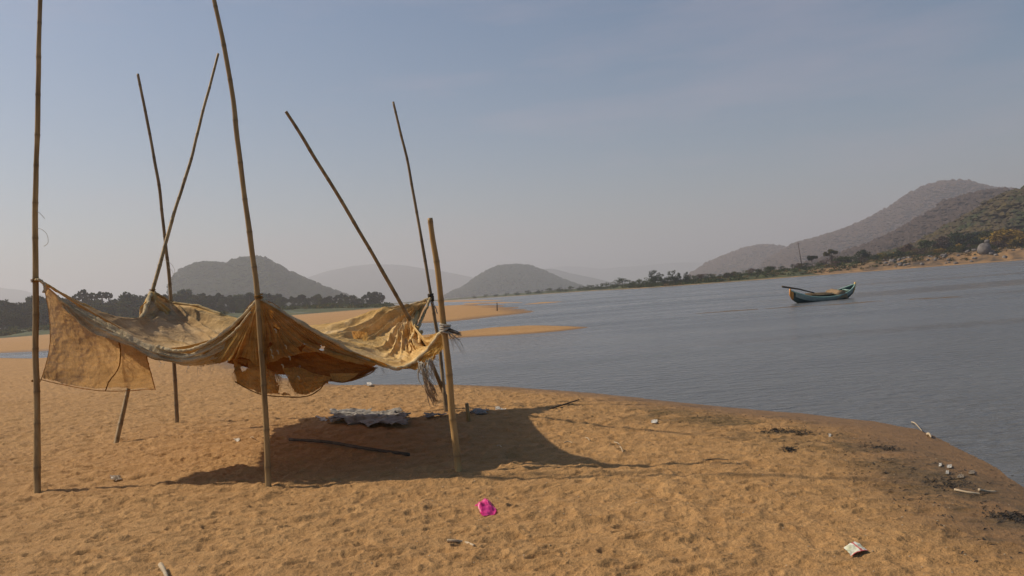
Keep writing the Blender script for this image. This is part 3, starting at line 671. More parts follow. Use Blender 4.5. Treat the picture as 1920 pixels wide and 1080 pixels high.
# ------------------------------------------------------------------ the torn cloth
CL = empty('torn_cloth_canopy', tuple(gnd(500, 840)), label='torn ochre cloth slung and sagging between seven bamboo poles', cat='cloth canopy')
def inpoly(P, x, y): return segdist(P, x, y) > 0
def pix(Pw):
    q = Pw-np.array([0, 0, EYE]); k = q@_F; return 960+FPX*(q@_X)/k, 540-FPX*(q@_Y)/k
def patch(name, rows, nu, nv, mat, disp=None, holes=(), rag=0, seed=0, raggedge='v1', label=None, bay_shade=None):
    "rows: control rows of (px,py,depth); interpolated, wrinkled along its normal, holes torn out"
    C = np.array([[at(*p) for p in r] for r in rows]); G = cr1(C, nv); G = cr1(np.swapaxes(G, 0, 1), nu); G = np.swapaxes(G, 0, 1)
    du = np.gradient(G, axis=1); dv = np.gradient(G, axis=0); N = np.cross(du, dv); N /= np.linalg.norm(N, axis=2, keepdims=True)+1e-9
    U, V_ = np.meshgrid(np.linspace(0, 1, nu), np.linspace(0, 1, nv))
    if disp is not None: G = G+N*disp(U, V_)[..., None]
    F = grid_faces(nv, nu); Pw = G.reshape(-1, 3); keep = np.ones(len(F), bool); ctr = Pw[F].mean(1); cx, cy = pix(ctr)
    jx = cx+fbm(cx*.22, cy*.22, seed+3, 3)*5; jy = cy+fbm(cx*.22, cy*.22, seed+4, 3)*5
    for h in holes: keep &= ~inpoly(h, jx, jy)
    uc = U.ravel()[F].mean(1); vc = V_.ravel()[F].mean(1)
    if rag:
        e = rag*(.5+.5*fbm(uc*26, uc*0+seed, seed+9, 4, .7)); 
        if raggedge == 'v1': keep &= vc < 1-np.clip(e, 0, 1)
        if raggedge == 'u1': e = rag*(.5+.5*fbm(vc*18, vc*0+seed, seed+9, 4, .7)); keep &= uc < 1-np.clip(e, 0, 1)
    F = F[keep]; used = np.unique(F); mp_ = -np.ones(len(Pw), int); mp_[used] = np.arange(len(used))
    o = child(name, Pw[used], mp_[F], M[mat], CL, attrs=dict(bay_shade=(bay_shade(U, V_).ravel()[used] if bay_shade else np.zeros(len(used)))))
    if label: o['label'] = label
    return G
def crease(seed, au, ku, kv, fall=None):
    def f(u, v):
        w_ = (1-2*np.abs(fbm(u*ku+.6*fbm(u*2, v*2, seed+2), v*kv, seed, 3, .55)))*au + fbm(u*ku*2.7, v*kv*2.3, seed+1, 3)*au*.35
        if fall is not None: w_ = w_*fall(u, v)
        return w_
    return f
# main sheet, front hem row first, back hem row last
front = [(80, 530, 8.05), (155, 575, 8.02), (205, 603, 8.0), (300, 652, 7.85), (420, 626, 7.6), (483, 561, 7.44), (560, 602, 7.5), (640, 650, 7.6), (742, 689, 7.7), (798, 660, 7.6), (833, 618, 7.40)]
r1 = [(105, 545, 8.4), (180, 600, 8.5), (262, 645, 8.7), (350, 664, 8.6), (430, 648, 8.5), (500, 610, 8.4), (575, 625, 8.4), (660, 655, 8.5), (745, 682, 8.6), (790, 668, 8.6), (812, 640, 8.2)]
r2 = [(150, 568, 8.9), (210, 602, 9.1), (280, 636, 9.5), (355, 655, 9.7), (430, 655, 9.5), (505, 630, 9.4), (590, 636, 9.4), (660, 648, 9.5), (730, 664, 9.5), (775, 655, 9.6), (800, 640, 9.4)]
r3 = [(205, 592, 9.5), (245, 602, 9.9), (290, 618, 10.5), (350, 628, 10.9), (420, 638, 10.6), (505, 633, 10.3), (590, 634, 10.2), (655, 634, 10.3), (715, 638, 10.4), (765, 628, 10.5), (785, 617, 10.5)]
r4 = [(258, 602, 10.4), (275, 590, 10.9), (300, 592, 11.4), (350, 597, 11.6), (420, 612, 11.3), (505, 622, 11.0), (590, 620, 10.8), (650, 616, 10.8), (715, 603, 10.9), (765, 596, 11.), (788, 592, 11.1)]
r5 = [(283, 549, 11.65), (292, 551, 11.75), (322, 567, 12.2), (372, 574, 12.0), (430, 592, 11.7), (505, 613, 11.4), (590, 611, 11.2), (645, 606, 11.2), (715, 589, 11.3), (770, 573, 11.4), (805, 561, 11.48)]
def canopy_disp(u, v):
    lf = .35+.65*np.clip((.62-u)*5, 0, 1); a = (crease(301, .035, 3, 4)(u, v)+crease(311, .014, 13, 18)(u, v))*lf + (1-2*np.abs(fbm(u*34, v*30, 313, 3)))*.006
    # folds fanning out of the back right and back left ties
    for (u0, v0, k, am) in ((1.0, 1.0, 34, .13), (1.0, .55, 24, .03), (.03, 1.0, 22, .03), (.5, 0, 24, .04), (1.0, 0, 22, .04), (.18, 1.02, 16, .045)):
        du, dv = (u-u0)*2.2, (v-v0); r = np.hypot(du, dv); an = np.arctan2(dv, du)
        a = a+am*(1-2*np.abs(vn(an*k/3, r*1.2, int(k))))*np.exp(-((r-.35)/.42)**2)*np.clip(r*4, 0, 1)
    edge = np.clip(np.minimum(np.minimum(np.minimum(v, 1-v)*9, u*4.5), 1), .08, 1); return a*edge
patch('canopy_sheet', [front, r1, r2, r3, r4, r5], 420, 260, 'canopy', canopy_disp, seed=1, bay_shade=lambda u, v: np.clip(1.25-u*1.9+.35*fbm(u*7, v*5, 55, 3)-np.clip((v-.86)*5, 0, 1)*.7, 0, 1))  # left bay's shade painted into the colour, fading to the right and back hem
patch('brown_patch', [[(660, 622, 9.9), (674, 620, 9.9), (688, 624, 9.9)], [(662, 632, 9.8), (676, 632, 9.8), (690, 634, 9.8)], [(666, 643, 9.7), (678, 644, 9.7), (686, 642, 9.7)]], 24, 24, 'skirt', lambda u, v: fbm(u*5, v*5, 3)*.02, rag=.15, seed=31)
# upper fold doubled over the back left corner
patch('back_fold', [[(321, 565, 12.22), (372, 573, 12.03), (440, 597, 11.6), (505, 618, 11.3)], [(330, 572, 12.0), (380, 592, 11.7), (445, 612, 11.3), (505, 628, 11.)], [(345, 590, 11.6), (395, 612, 11.2), (450, 628, 10.9), (505, 640, 10.7)]],
      110, 50, 'cloth', lambda u, v: .06+crease(401, .035, 9, 4)(u, v), rag=.06, seed=4)
# hanging panel on the left pole
patch('hanging_panel', [[(80, 530, 8.04), (120, 563, 8.1), (160, 588, 8.12), (215, 622, 8.12), (272, 655, 8.15)], [(92, 590, 8.05), (130, 606, 8.12), (172, 630, 8.12), (225, 655, 8.2), (277, 682, 8.35)],
      [(93, 650, 8.05), (130, 664, 8.12), (180, 678, 8.22), (232, 692, 8.38), (284, 705, 8.6)], [(77, 712, 8.05), (125, 722, 8.15), (180, 731, 8.3), (235, 732, 8.5), (291, 729, 8.78)]],
      170, 130, 'panel', lambda u, v: crease(501, .02, 4, 3)(u, v)+crease(503, .012, 9, 12)(u, v)+.03*np.sin(u*9+2)*v**3+.022*np.exp(-((u-.78+.05*np.sin(v*3))/.02)**2)+.012*np.sin(u*30+v*6)*v*np.clip(u*4-2, 0, 1), seed=5, rag=.025)
def strip(name, line, r, mat, seed, n=90, lab=None):
    P = cr1([at(*p) for p in line], n); g = np.random.default_rng(seed); s = np.linspace(0, 1, n)
    rad = r*(1+.35*fbm(s*30, s*0, seed, 3)); P = P+np.stack([fbm(s*22, s*0+k, seed+k, 3)*r*.5 for k in range(3)], 1)
    V, F = tube(P, rad, 9); o = child(name, V, F, M[mat], CL); return o
strip('panel_seam', [(221, 634, 7.99), (226, 660, 8.16), (222, 690, 8.3), (205, 715, 8.34), (198, 732, 8.34)], .006, 'dark', 3)
strip('panel_seam', [(274, 668, 8.14), (283, 700, 8.52), (291, 730, 8.76)], .005, 'skirt', 4)
strip('panel_cord', [(77, 712, 8.03), (120, 722, 8.12), (180, 732, 8.28), (235, 733, 8.48), (291, 729, 8.76)], .004, 'skirt', 5)
strip('panel_cord', [(81, 531, 8.03), (92, 590, 8.04), (93, 650, 8.04), (77, 712, 8.04), (68, 712, 8.04)], .0035, 'skirt', 6)
# belly below the hem
patch('belly_fold', [[(108, 550, 8.02), (158, 575, 8.0), (208, 604, 7.96), (258, 634, 7.9), (305, 653, 7.82), (365, 654, 7.7), (430, 617, 7.56)], [(110, 560, 7.96), (164, 594, 7.93), (208, 618, 7.88), (254, 642, 7.8), (302, 663, 7.73), (366, 668, 7.62), (434, 640, 7.52)],
      [(112, 566, 7.97), (166, 608, 7.94), (205, 626, 7.88), (249, 647, 7.8), (298, 672, 7.74), (366, 682, 7.66), (438, 660, 7.55)], [(113, 568, 7.97), (169, 619, 7.90), (202, 633, 7.86), (246, 652, 7.80), (293, 676, 7.74), (366, 693, 7.75), (440, 674, 7.62)]], 240, 44, 'hemc', lambda u, v: .01+crease(601, .026, 3, 5)(u, v)+crease(602, .010, 14, 4)(u, v), rag=.06, seed=6)
# fan of pleats right of the centre pole
B = (486, 561, 7.37)
def fan(name, rays, nu, nv, mat, seed, amp, k, **kw):
    rows = [[B]*len(rays)] if False else []
    m = len(rays[0]); rows = [[(B[0]+(r_[0][0]-B[0])*.06, B[1]+(r_[0][1]-B[1])*.06, B[2]) for r_ in rays]]
    for j in range(m): rows.append([r_[j] for r_ in rays])
    d = lambda u, v: amp*np.clip(v*1.6, .05, 1)*((1-2*np.abs(vn(u*k, v*.9, seed)))+.4*fbm(u*k*2.3, v*3, seed+1, 3))+fbm(u*5, v*5, seed+7)*.012*v
    return patch(name, rows, nu, nv, mat, d, seed=seed, **kw)
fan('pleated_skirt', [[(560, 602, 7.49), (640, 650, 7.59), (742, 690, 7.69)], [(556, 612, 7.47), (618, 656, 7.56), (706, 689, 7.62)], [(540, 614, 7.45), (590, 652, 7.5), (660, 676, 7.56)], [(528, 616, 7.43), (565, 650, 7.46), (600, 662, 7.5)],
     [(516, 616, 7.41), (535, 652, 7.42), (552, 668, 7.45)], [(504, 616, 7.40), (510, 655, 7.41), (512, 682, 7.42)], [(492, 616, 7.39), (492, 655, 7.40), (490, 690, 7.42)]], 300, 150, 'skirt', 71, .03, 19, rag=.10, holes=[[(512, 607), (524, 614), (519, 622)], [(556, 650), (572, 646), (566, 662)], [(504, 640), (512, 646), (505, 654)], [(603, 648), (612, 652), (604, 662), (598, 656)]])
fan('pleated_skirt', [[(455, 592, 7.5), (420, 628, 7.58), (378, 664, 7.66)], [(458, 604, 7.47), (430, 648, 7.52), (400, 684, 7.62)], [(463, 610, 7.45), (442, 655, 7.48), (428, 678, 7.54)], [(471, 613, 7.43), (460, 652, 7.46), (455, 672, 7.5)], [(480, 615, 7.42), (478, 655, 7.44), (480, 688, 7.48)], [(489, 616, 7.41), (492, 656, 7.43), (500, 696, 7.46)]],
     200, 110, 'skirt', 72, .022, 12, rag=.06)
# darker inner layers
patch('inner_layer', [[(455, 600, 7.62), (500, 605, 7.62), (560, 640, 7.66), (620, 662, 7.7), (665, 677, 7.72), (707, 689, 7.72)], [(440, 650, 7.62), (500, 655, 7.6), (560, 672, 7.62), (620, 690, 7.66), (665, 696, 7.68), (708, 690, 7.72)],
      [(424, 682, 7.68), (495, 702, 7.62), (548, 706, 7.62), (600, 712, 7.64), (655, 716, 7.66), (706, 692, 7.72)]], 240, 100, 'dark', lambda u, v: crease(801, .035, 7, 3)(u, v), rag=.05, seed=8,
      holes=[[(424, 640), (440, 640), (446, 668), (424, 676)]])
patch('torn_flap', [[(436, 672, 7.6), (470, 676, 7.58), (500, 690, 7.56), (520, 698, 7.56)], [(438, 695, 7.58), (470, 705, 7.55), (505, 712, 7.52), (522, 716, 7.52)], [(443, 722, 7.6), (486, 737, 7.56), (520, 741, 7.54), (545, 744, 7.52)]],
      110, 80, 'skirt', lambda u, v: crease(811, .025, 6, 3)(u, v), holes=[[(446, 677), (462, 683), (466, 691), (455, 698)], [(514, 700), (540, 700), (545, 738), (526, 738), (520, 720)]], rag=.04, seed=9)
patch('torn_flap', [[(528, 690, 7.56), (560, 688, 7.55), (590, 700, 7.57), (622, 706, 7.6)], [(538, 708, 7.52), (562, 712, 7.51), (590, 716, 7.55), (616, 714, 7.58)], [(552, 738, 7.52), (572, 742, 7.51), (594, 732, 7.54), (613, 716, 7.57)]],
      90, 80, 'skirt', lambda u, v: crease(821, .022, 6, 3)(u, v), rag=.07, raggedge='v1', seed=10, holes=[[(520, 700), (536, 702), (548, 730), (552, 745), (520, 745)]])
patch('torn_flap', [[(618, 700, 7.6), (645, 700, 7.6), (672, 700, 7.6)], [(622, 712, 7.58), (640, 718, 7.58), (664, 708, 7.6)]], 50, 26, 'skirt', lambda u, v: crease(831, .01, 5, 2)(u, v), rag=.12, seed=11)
strip('bottom_cord', [(441, 716, 7.54), (486, 738, 7.52), (530, 744, 7.5), (575, 743, 7.5), (600, 730, 7.53), (613, 715, 7.56), (650, 716, 7.6), (690, 702, 7.65), (706, 690, 7.7)], .006, 'dark', 14, 140)
# rolled hem along the front edge
strip('rolled_hem', [(76, 527, 8.04), (108, 546, 8.4), (152, 569, 8.88), (206, 592, 9.5), (259, 603, 10.4)], .014, 'canopy', 21, 160)
strip('rolled_hem', [(295, 650, 7.84), (330, 658, 7.76), (380, 648, 7.67), (430, 616, 7.56), (462, 585, 7.46), (486, 560, 7.40)], .017, 'hemc', 21, 260)
strip('rolled_hem', [(486, 560, 7.40), (515, 577, 7.44), (560, 602, 7.48), (640, 649, 7.58), (700, 677, 7.66), (742, 690, 7.7), (775, 680, 7.66), (800, 658, 7.58), (820, 632, 7.46), (836, 615, 7.36)], .019, 'hemc', 22, 240)
strip('folded_edge', [(300, 664, 7.74), (340, 670, 7.7), (390, 656, 7.62), (434, 628, 7.52), (470, 585, 7.42)], .012, 'hemc', 23, 160)
strip('rolled_hem', [(283, 548, 11.6), (276, 572, 11.0), (261, 602, 10.4), (235, 601, 9.95)], .03, 'hemc', 24, 80)
strip('rolled_hem', [(290, 549, 11.6), (310, 560, 11.9), (322, 567, 12.15), (372, 574, 11.95), (440, 598, 11.6), (505, 614, 11.4)], .018, 'cloth', 25, 120)
strip('rolled_hem', [(590, 611, 11.2), (645, 606, 11.15), (700, 594, 11.2), (760, 575, 11.35), (806, 560, 11.46)], .02, 'cloth', 26, 120)
strip('rolled_hem', [(806, 560, 11.44), (800, 578, 11.2), (790, 600, 10.9), (783, 618, 10.5)], .02, 'cloth', 27, 60)
# gathered twist under the back left tie
patch('gathered_cloth', [[(283, 547, 11.5), (285, 547, 11.48), (288, 547, 11.48), (291, 548, 11.5)], [(276, 565, 11.15), (283, 567, 11.34), (291, 567, 11.34), (301, 562, 11.45)], [(265, 590, 10.75), (280, 592, 11.0), (300, 590, 11.4), (322, 580, 11.6)], [(258, 606, 10.4), (282, 612, 10.75), (310, 612, 11.2), (350, 600, 11.6)]],
      130, 110, 'canopy', lambda u, v: np.clip(v*3, .1, 1)*(.06*(1-2*np.abs(vn(u*7, v*1.2, 77)))+.02*fbm(u*14, v*6, 78, 3)), rag=.02, seed=33)
# bunched cloth on the slanting pole
patch('bunched_cloth', [[(772, 612, 10.3), (782, 610, 10.2), (794, 618, 10.3)], [(764, 630, 9.9), (781, 632, 9.75), (796, 640, 9.9)], [(766, 652, 9.3), (780, 658, 9.15), (792, 656, 9.3)]], 50, 60, 'canopy', crease(841, .06, 3, 3), rag=.1, seed=12)
for i, (a, b_) in enumerate((((779, 613), (768, 640)), ((779, 613), (776, 650)), ((781, 613), (787, 645)))):
    strip('gathered_cloth', [(a[0], a[1], 10.3), ((a[0]+b_[0])/2+2, (a[1]+b_[1])/2, 9.85), (*b_, 9.4)], .02, 'canopy', 70+i, 40)
# apron under the front right tie, with frayed strands
patch('corner_apron', [[(742, 690, 7.68), (775, 682, 7.65), (800, 660, 7.56), (832, 620, 7.4)], [(756, 692, 7.66), (786, 684, 7.62), (808, 666, 7.52), (836, 640, 7.42)], [(775, 692, 7.64), (792, 702, 7.6), (806, 684, 7.5), (830, 662, 7.42)]], 120, 60, 'skirt', crease(851, .014, 9, 3), rag=.45, seed=13)
g_ = np.random.default_rng(17)
def strands(base, tip, n, spread, r, mat='rope', name='frayed_strand'):
    parts = []
    for i in range(n):
        b0 = np.array(at(base[0]+g_.normal()*spread*.5, base[1]+g_.normal()*1.5, base[2])); t0 = np.array(at(tip[0]+g_.normal()*spread, tip[1]+g_.normal()*spread*1.3, tip[2]))
        m_ = (b0+t0)/2+g_.normal(size=3)*.02; parts.append(tube(cr1([b0, m_, t0], 10), np.linspace(r, r*.3, 10), 5))
    V, F = join(*parts); child(name, V, F, M[mat], CL)
strands((788, 680, 7.55), (799, 712, 7.55), 16, 4, .009); strands((798, 708, 7.55), (815, 752, 7.55), 26, 3.5, .009, 'panel')
strands((802, 676, 7.5), (806, 706, 7.5), 12, 5, .005); strands((806, 672, 7.5), (822, 688, 7.5), 7, 4, .003, 'rope'); strands((800, 690, 7.5), (818, 722, 7.5), 6, 4, .003)
strands((842, 620, 7.34), (862, 632, 7.3), 12, 3, .006); strands((848, 632, 7.34), (868, 663, 7.3), 5, 2.5, .0025)
strands((842, 626, 7.34), (850, 652, 7.32), 7, 4, .002); strands((838, 618, 7.34), (864, 626, 7.32), 6, 1.5, .008, 'trunk')
for bx, by in ((352, 692), (372, 694), (398, 690), (705, 694), (715, 696), (728, 697), (560, 690), (470, 636), (395, 660), (300, 684)): strands((bx, by-6, 7.62), (bx+g_.uniform(-3, 3), by+6, 7.6), 4, 2.5, .0015)
strands((520, 702, 7.52), (524, 732, 7.5), 14, 4, .002, 'skirt'); strands((545, 712, 7.5), (552, 732, 7.5), 14, 4, .002, 'skirt'); strands((441, 690, 7.54), (442, 716, 7.54), 14, 3, .002, 'skirt')
# ragged pale bits on the skirt, small tears with turned edges
for (a, b_) in ((517, 620), (536, 650), (543, 671), (530, 686), (509, 658), (511, 668), (521, 660), (560, 708)):
    strip('turned_tear', [(a-2, b_-3, 7.36), (a+1, b_, 7.35), (a+1, b_+4, 7.36)], .006, 'hemc', a, 12)
# knots and cords
def knot(cx, cy, d, r, n, seed, mat='rope', thick=.007):
    parts = []; c = at(cx, cy, d); g = np.random.default_rng(seed)
    for k in range(n):
        a = np.linspace(0, 2*PI, 22); tl = g.uniform(-.35, .35); z = (k-(n-1)/2)*thick*1.7
        parts.append(tube(np.stack([c[0]+r*np.cos(a), c[1]+r*np.sin(a), c[2]+z+tl*r*np.cos(a+g.uniform(0, 6))], 1), thick, 6, False))
    V, F = join(*parts); child('tie_cord', V, F, M[mat], CL)
knot(66, 526, 8.05, .036, 3, 1, 'dark', .006); knot(67, 713, 8.06, .037, 2, 2, 'dark', .004); knot(485, 556, 7.39, .034, 3, 3, 'dark', .006)
knot(835, 616, 7.37, .045, 5, 4, 'rope', .010); knot(286, 546, 11.68, .04, 4, 5, 'dark', .008); knot(320, 566, 12.25, .036, 3, 6, 'dark', .007)
knot(808, 558, 11.5, .036, 6, 7, 'trunk', .011); knot(779, 613, 10.7, .042, 3, 8, 'rope', .009)
strip('cloth_knot', [(66, 524, 8.0), (76, 526, 8.0), (84, 535, 8.0), (82, 548, 7.99)], .014, 'hemc', 81, 30)
strip('cloth_knot', [(800, 563, 11.4), (808, 566, 11.4), (816, 576, 11.4), (820, 588, 11.42)], .008, 'rope', 82, 30)

# ------------------------------------------------------------------ boat
bl = gnd(1492, 569, 0.); br = gnd(1590, 558.5, 0.)
bc = (bl+br)/2; ax = (br-bl); ax[2] = 0; LB = np.linalg.norm(ax)-.05; ax /= np.linalg.norm(ax); yaw = math.atan2(ax[1], ax[0])-math.radians(9)
boat = empty('rowing_boat', (bc[0], bc[1], 0), label='blue and green wooden rowing boat with orange ends afloat on the river', cat='boat'); HEEL = math.radians(9); boat.rotation_euler = (HEEL, 0, yaw)
m_hull = simple('blue_hull_paint', (.028, .055, .052), (.06, .095, .088), 4, .6, .3, .3, .01, (.4, 1, 2)); m_teal = simple('pale_teal_paint', (.22, .38, .31), (.38, .52, .44), 6, .5, .4)
m_strake = simple('faded_strake_paint', (.26, .30, .27), (.42, .45, .40), 7, .7, .2)
m_or = simple('orange_paint', (.55, .20, .04), (.72, .32, .07), 8, .5, .4); m_yel = simple('yellow_paint', (.60, .38, .10), (.75, .50, .16), 8, .5, .4)
m_wood = simple('old_plank', (.16, .11, .06), (.34, .25, .15), 9, .8, .2); m_net = simple('fishing_net', (.20, .13, .07), (.40, .28, .17), 40, .95, .05, .8, .02)
def section(s):
    "s -1 bow .. 1 stern: x, half beam, sheer height, keel height"
    x = s*LB/2*(1+.05*0); t_ = abs(s); beam = .52*max(0, 1-t_**2.6)**.8+.03; sheer = .29+.48*t_**2.6*(1.0 if s > 0 else .93); keel = -.18+.38*t_**5+.06*t_**2
    return x, beam, sheer, keel
ss_ = np.linspace(-1, 1, 49); V = []; nc = 17
for s in ss_:
    x, bm_, sh, kl = section(s)
    for k in range(nc):
        a = (k/(nc-1)*2-1); yy = math.copysign(abs(math.sin(a*PI/2))**.85, a)*bm_; zz = kl+(sh-kl)*(1-math.cos(a*PI/2))**.8 ; V.append((x+np.sign(s)*.16*(zz-kl)*abs(s)**3, yy, zz))
Fh = [tuple(int(q) for q in f) for f in grid_faces(len(ss_), nc)]
nV = len(V); Vi = []
for j, s in enumerate(ss_):
    for k in range(nc):
        v = V[j*nc+k]; Vi.append((v[0]*.985, v[1]*.93, v[2]+.03 if 0 < k < nc-1 else v[2]))
hull = mesh_obj('hull', V+Vi, Fh+[tuple(i+nV for i in f[::-1]) for f in Fh], m_hull, boat)
def gun(side, rad, dz, mat, nm):
    P = [];
    for j, s in enumerate(ss_): v = V[j*nc+(nc-1 if side > 0 else 0)]; P.append((v[0], v[1]*1.01, v[2]+dz))
    return mesh_obj(nm, *tube(P, rad, 6), mat, boat)
for sd in (1, -1): gun(sd, .036, 0, m_teal, 'gunwale')
def cap(s0, s1, mat, nm):
    sel = [j for j, s in enumerate(ss_) if s0 <= s <= s1]; Vc = []; 
    for j in sel:
        for k in range(nc):
            v = np.array(V[j*nc+k]); Vc.append((v[0]+np.sign(v[0])*.012, v[1]*1.12+.0, v[2]+(.015 if k in (0, nc-1) else 0)))
    o_ = mesh_obj(nm, Vc, [tuple(int(q) for q in f) for f in grid_faces(len(sel), nc)], mat, boat)
    return o_
for k0 in (0, nc-4):
    Vs_ = [(V[j*nc+k][0], V[j*nc+k][1]*1.03+(.008 if k0 else -.008), V[j*nc+k][2]+.002) for j in range(2, len(ss_)-2) for k in range(k0, k0+4)]
    mesh_obj('upper_strake', Vs_, [tuple(int(q) for q in f) for f in grid_faces(len(ss_)-4, 4)], m_strake, boat)
cap(-1, -.93, m_or, 'bow_cap'); cap(.93, 1, m_yel, 'stern_cap')
xb, bb, sb_, kb = section(-1); v0 = np.array(V[0]); mesh_obj('stem_post', *tube([(xb+.06, 0, kb-.02), (v0[0]-.02, 0, (kb+sb_)/2), (v0[0]-.05, 0, sb_+.10)], [.05, .06, .045], 8), m_or, boat)
v1 = V[-1]; mesh_obj('stern_post', *tube([(v1[0]-.12, 0, kb-.02), (v1[0]+.0, 0, (kb+sb_)/2), (v1[0]+.07, 0, sb_+.16)], [.05, .06, .05], 8), m_yel, boat)
def box(x0, x1, y0, y1, z0, z1):
    return [(x, y, z) for x in (x0, x1) for y in (y0, y1) for z in (z0, z1)], [(0, 1, 3, 2), (4, 6, 7, 5), (0, 4, 5, 1), (2, 3, 7, 6), (0, 2, 6, 4), (1, 5, 7, 3)]
for s in (-.6, .45, .66, .8):
    x, bm_, sh, kl = section(s); mesh_obj('thwart', *box(x-.07, x+.07, -bm_*.93, bm_*.93, sh-.09, sh-.05), m_teal if s > 0 else m_wood, boat, smooth=False)
def yawp(p):
    p = (p[0], p[1]*math.cos(HEEL)-p[2]*math.sin(HEEL), p[1]*math.sin(HEEL)+p[2]*math.cos(HEEL)); c_, s_ = math.cos(yaw), math.sin(yaw); return np.array([bc[0]+p[0]*c_-p[1]*s_, bc[1]+p[0]*s_+p[1]*c_, p[2]])
def thing(name, V, F, mat, label, cat, group=None, **k):
    V = np.array(V, float); b = V.mean(0); b[2] = V[:, 2].min(); o = mesh_obj(name, V-b, F, mat, **k); o.location = tuple(b); props(o, label, cat, group); return o
# sweep oar out over the bow, planks and poles laid along the boat, net heap
oar = [yawp(p) for p in ((-.7, -.1, .50), (-1.8, -.12, .80), (-2.95, -.12, 1.02))]; thing('steering_oar', *tube(oar, [.035, .04, .055], 8), M['trunk'], 'long dark steering oar jutting over the orange end of the boat', 'oar')
for i, (y0, y1) in enumerate(((-.22, -.3), (-.05, -.02), (.12, .2), (.28, .33))):
    thing('bamboo_punt_pole', *tube([yawp((-1.3+.1*i, y0, .40+.01*i)), yawp((.5, (y0+y1)/2, .38)), yawp((1.6-.1*i, y1, .50))], .028, 6), m_wood, ['punting pole lying along the near side of the boat', 'punting pole second from the near side of the boat', 'punting pole third from the near side of the boat', 'punting pole along the far side of the boat'][i], 'pole')
nv_, nu_ = 14, 24; NV = []
for j in range(nv_):
    for i in range(nu_):
        y_ = -.60+1.0*j/(nv_-1); x_ = .55+.75*i/(nu_-1); e = math.sin(PI*i/(nu_-1)); n_ = float(fbm(np.array(x_*5), np.array(y_*5), 9, 3))
        z_ = .41+.13*e+.06*n_-(max(0, -y_-.46)*2.6) ; NV.append(yawp((x_+.04*n_, y_ if y_ > -.53 else -.53-.01*e-.02*n_, z_)))
net = thing('fishing_net', NV, [tuple(int(q) for q in f) for f in grid_faces(nv_, nu_)], m_net, 'heap of brown fishing net draped over the side of the boat', 'net')

# ------------------------------------------------------------------ things lying on the sand
def crumple(name, poly, label, cat, mat, h=.03, seed=0, n=26, group=None, rag=.1, up=.01, smoothc=1., dome=0.):
    "crumpled thin sheet over a ground outline given as a quad of pixels (far-left, far-right, near-right, near-left)"
    q = [onsand(*p) for p in poly]; V = []; g = seed
    for j in range(n):
        for i in range(n):
            u, v = i/(n-1), j/(n-1); p = (q[0]*(1-u)+q[1]*u)*(1-v)+(q[3]*(1-u)+q[2]*u)*v; V.append(p)
    V = np.array(V); sz = np.linalg.norm(q[1]-q[0]); cxy = V[:, :2].mean(0)
    a = (V[:, 0]-cxy[0])/sz; b = (V[:, 1]-cxy[1])/sz
    V[:, 0] += fbm(a*7, b*7, g, 3)*sz*.09*smoothc; V[:, 1] += fbm(a*7, b*7, g+1, 3)*sz*.09*smoothc
    gzz = land(V[:, 0], V[:, 1])[0]
    V[:, 2] = gzz+up+h*(.5+1.0*(1-2*np.abs(fbm(a*4*(.4+.6*smoothc), b*4*(.4+.6*smoothc), g+2, 3)))*.6+.35*smoothc*fbm(a*14, b*14, g+3, 3))
    if dome: uu, vv = np.meshgrid(np.linspace(-1, 1, n), np.linspace(-1, 1, n)); V[:, 2] += dome*np.clip(1-(uu**2+vv**2).ravel(), 0, 1)*(1+.35*(1-2*np.abs(vn(np.arctan2(vv.ravel()+1.4, uu.ravel())*5, uu.ravel()*0, g+8))))
    V[:, 2] = np.maximum(V[:, 2], gzz+.004)
    F = grid_faces(n, n); U = (F[:, 0] % n)/(n-1); Vv = (F[:, 0]//n)/(n-1)
    e = np.minimum(np.minimum(U, 1-U), np.minimum(Vv, 1-Vv)); F = F[e > rag*(.5+.5*fbm(U*9, Vv*9, g+5, 3))]
    us = np.unique(F); mp_ = -np.ones(len(V), int); mp_[us] = np.arange(len(us)); V = V[us]; F = mp_[F]
    b0 = V.mean(0); b0[2] = V[:, 2].min(); o = mesh_obj(name, V-b0, F, mat); o.location = tuple(b0); props(o, label, cat, group); return o
def thin(name, c1, c2, tr=.25, scale=8, gloss=None):
    m, n, o = mat_new(name); t = NT(n); v = t.obj(); c = t.ramp(t.noise(scale, 5, .6, v), (.35, c1), (.65, c2))
    p = t.new('ShaderNodeBsdfPrincipled'); t.link(c, p.inputs['Base Color']); p.inputs['Roughness'].default_value = gloss or .7; t.link(t.bump(t.noise(25, 4, .6, v), .5, .006), p.inputs['Normal'])
    l = t.new('ShaderNodeBsdfTranslucent'); t.link(c, l.inputs[0]); x = t.new('ShaderNodeMixShader'); x.inputs[0].default_value = tr
    t.link(p.outputs[0], x.inputs[1]); t.link(l.outputs[0], x.inputs[2]); t.link(x.outputs[0], o.inputs[0]); return m
m_pink = thin('pink_plastic', (.75, .03, .22), (.90, .08, .36), .35, 8, .35); m_white = thin('white_plastic', (.62, .58, .50), (.80, .77, .70), .3); m_grey = thin('grey_sheet', (.17, .15, .125), (.40, .37, .32), .15, 12)
m_clear = thin('milky_plastic', (.32, .25, .17), (.48, .40, .30), .4, 10, .3); m_stick = simple('bleached_wood', (.36, .27, .17), (.56, .45, .31), 12); m_branch = simple('brown_branch', (.05, .035, .022), (.13, .095, .065), 10); m_dkstick = simple('dark_wood', (.03, .024, .018), (.075, .058, .042), 10)
crumple('plastic_bag', [(889, 950), (914, 942), (932, 966), (905, 970)], 'bright pink crumpled plastic bag on open sand', 'plastic bag', m_pink, .012, 5, 34, up=.0, smoothc=.3, rag=.02, dome=.028)
pgk = [onsand(600, 785)]
